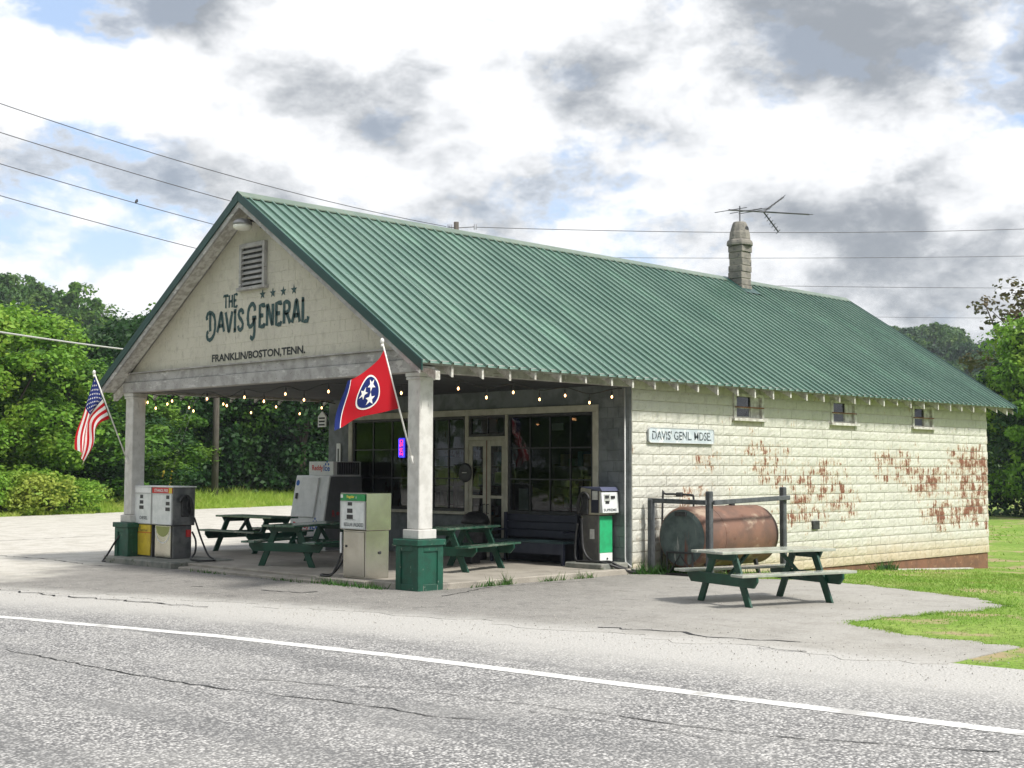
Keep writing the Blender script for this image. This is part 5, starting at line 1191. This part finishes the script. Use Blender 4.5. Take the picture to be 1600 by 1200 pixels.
keep &= rl.random(n0) > (.75*((Y > -2.2) & (X > 12))+.55*(dn < -.25)); keep &= ~((X < .9) & (rl.random(n0) < .3))
X, Y = X[keep][:95000], Y[keep][:95000]
EP = [p_ for p_ in LOTP if p_[0] > .2 and p_[1] < -1.6]                  # ragged fringe where turf creeps over the asphalt
for p_, q_ in zip(EP[:-1], EP[1:]):
    if math.hypot(p_[0]-q_[0], p_[1]-q_[1]) < .8: t = rl.random(70); X = np.append(X, p_[0]+(q_[0]-p_[0])*t+rl.normal(0,.06,70)); Y = np.append(Y, p_[1]+(q_[1]-p_[1])*t+rl.normal(0,.06,70))
Q_ = np.stack([X, Y, np.array([gz(a, b)-.012 for a, b in zip(X, Y)])], 1)
P = np.array(Q_); n = len(P); far = np.clip((P[:, 0]+P[:, 1]*-.0-2)/30, 0, 1)
tag(link('lawn_grass', np_mesh('lawn_grass', blades(P, (.03+.05*far+.02*(np.sin(P[:, 0]*3)*np.sin(P[:, 1]*2.3) > .6)), .008+.02*far, .6, 6), 3, G_LAWN)), 'mown grass on the lawn to the right of the store', 'grass', kind='stuff')
# weeds in the joints along the porch
W_ = []
def tuft(x, y, z, n_, sp, h): 
    for _ in range(n_): W_.append((x+r2.gauss(0,sp), y+r2.gauss(0,sp*.45), z, h*r2.uniform(.5,1.3)))
for x in np.arange(.45,5.2,.10):
    dn = .5+.5*math.sin(x*5.3+1.2*math.sin(x*2.1)); tuft(x, -.19, 0, int(14*dn**2), .06, .07+.07*dn**2)
for y in np.arange(.55,2.3,.09): tuft(-.28, y, 0, 16, .06, .10)
for y in np.arange(2.3,6.4,.12): 
    dn = .5+.5*math.sin(y*2.7); tuft(-.40, y, 0, int(11*dn**2), .06, .07)
tuft(1.75,-.2,0,26,.05,.24); tuft(3.1,-.2,0,12,.05,.16)
for k in range(26): tuft(5.15+k*.05, -.18-.02*k, 0, 14, .10, .22)
for k in range(16): tuft(6.0+k*.13, -1.15+.06*math.sin(k*2), gz(6+k*.13), 8, .10, .18)
for k in range(14): tuft(13.8+k*.06, -.1, gz(14)-.02, 10, .10, .24)
for k in range(3): tuft(*at(1475,962,2,-.12)[:2], -.12, 14, .10, .12)
P = np.array(W_); V = blades(P[:, :3]-np.array((0,0,.01)), P[:, 3], .011, .45, 8)
tag(link('weeds', np_mesh('weeds', V, 3, G_WEED)), 'green weeds growing along the porch edge and tank', 'weeds', kind='stuff')

# ---------------------------------------------------------------- wooded hills
def smooth(t): t = min(1, max(0, t)); return t*t*(3-2*t)
m_hill = mat('hill_soil', (.035,.06,.02), (.025,.05,.018), .05, .95)
def hill(name, a0, a1, r0, r1, hf, label):
    mb = MB(); na, nr = 28, 14
    for i in range(na+1):
        for j in range(nr+1):
            a = a0+(a1-a0)*i/na; q = r0+(r1-r0)*j/nr; mb.v.append((CAM[0]+q*math.cos(a), CAM[1]+q*math.sin(a), hf(a, q)))
    for i in range(na):
        for j in range(nr): k = i*(nr+1)+j; mb.f.append((k, k+nr+1, k+nr+2, k+1))
    tag(mb.build(name, m_hill, smooth=True), label, kind='structure')
def px_a(px): return YAW-math.atan((px-800)/F)
def hl(a, q): return -1+smooth((q-115)/140)*(21+2.5*math.sin(a*23)+1.5*math.sin(a*51+1))
def hr_(a, q): return -2+smooth((q-190)/230)*(31+4*math.sin((a-px_a(1480))*30+.4)-90*max(0, a-px_a(1440)))
hill('hillside', px_a(-900), px_a(760), 108, 330, hl, 'wooded hillside behind the trees at left')
hill('hillside', px_a(1300), px_a(2300), 185, 520, hr_, 'distant wooded hillside at right')
HT = [make_tree(50+i,10+i,9,.5,44,120,.58,[L_HILL,L_HILL,L_MID,L_DARK][i],label='tree in the dense wood covering the left hillside',group='trees covering the left hillside') for i in range(4)]
rh = random.Random(4); cnt = 0; pts_ = []
for k in range(900):
    px = rh.uniform(-160,430); q = rh.uniform(118,262)**1.0
    if px > 270 and rh.random() < .6: continue
    a = px_a(px); x, y = CAM[0]+q*math.cos(a), CAM[1]+q*math.sin(a)
    if any((x-u)**2+(y-v)**2 < 40 for u, v in pts_): continue
    pts_.append((x, y)); o = place(HT[cnt%4], (x,y,hl(a,q)-.3), rh.uniform(0,6.3), (rh.uniform(.85,1.25),rh.uniform(.75,1.15)), first=cnt < 4); cnt += 1
HR_ = [make_tree(60+i,11+i,10,.3,34,90,.85,[L_HILL,L_DARK,L_HILL][i],label='tree in the distant wood covering the right hillside',group='trees covering the right hillside') for i in range(3)]
pts2 = []; c2 = 0
for k in range(700):
    px = rh.uniform(1390,1680); q = rh.uniform(230,440); a = px_a(px); x, y = CAM[0]+q*math.cos(a), CAM[1]+q*math.sin(a)
    if any((x-u)**2+(y-v)**2 < 52 for u, v in pts2): continue
    pts2.append((x, y)); place(HR_[c2%3], (x,y,hr_(a,q)-.3), rh.uniform(0,6.3), (rh.uniform(.85,1.25),rh.uniform(.75,1.15)), first=c2 < 3); c2 += 1
print('hill trees', cnt, c2)

# loose gravel washed along the shoulder and the edges of the lot
rg = np.random.default_rng(17); n = 3600; Y = rg.uniform(-12,9,n); E_ = np.abs(rg.normal(2.75,.75,n))+.2; X = np.interp(Y, LY, LX)+E_
k = n//6; X[:k] = rg.uniform(-1.5,5,k); Y[:k] = rg.uniform(-6.5,-.3,k)
S = .004+.009*rg.random(n)**2; P = np.stack([X, Y, np.full(n, .006)], 1); V = np.empty((n, 4, 3, 3)); a = rg.random(n)*6.28
c3 = [P+np.stack([S*np.cos(a+t), S*np.sin(a+t), 0*S], 1) for t in (0, 2.1, 4.2)]; tp = P+np.stack([S*.3*rg.normal(size=n), S*.3*rg.normal(size=n), S*1.1], 1)
for i in range(3): V[:, i, 0], V[:, i, 1], V[:, i, 2] = c3[i], c3[(i+1)%3], tp
V[:, 3, 0], V[:, 3, 1], V[:, 3, 2] = c3[2], c3[1], c3[0]
tag(link('gravel', np_mesh('gravel', V.reshape(-1, 3), 3, mat('gravel_stone', (.42,.40,.36), (.24,.23,.215), 23, .9))), 'loose gravel along the road shoulder', 'gravel', kind='stuff')

# ---------------------------------------------------------------- summer haze
mb = MB(); mb.box(-2800,2800,-2800,4900,-3.,72.)
hzm = bpy.data.materials.new('haze_air'); hzm.use_nodes = True; nt = hzm.node_tree; nt.nodes.remove(nt.nodes['Principled BSDF'])
pv = N('ShaderNodeVolumePrincipled'); pv.inputs['Color'].default_value = (.80,.88,.97,1); pv.inputs['Density'].default_value = .0003; pv.inputs['Anisotropy'].default_value = .2
L(pv.outputs[0], nt.nodes['Material Output'].inputs['Volume'])
tag(mb.build('haze', hzm), 'thin pale summer haze', kind='stuff')
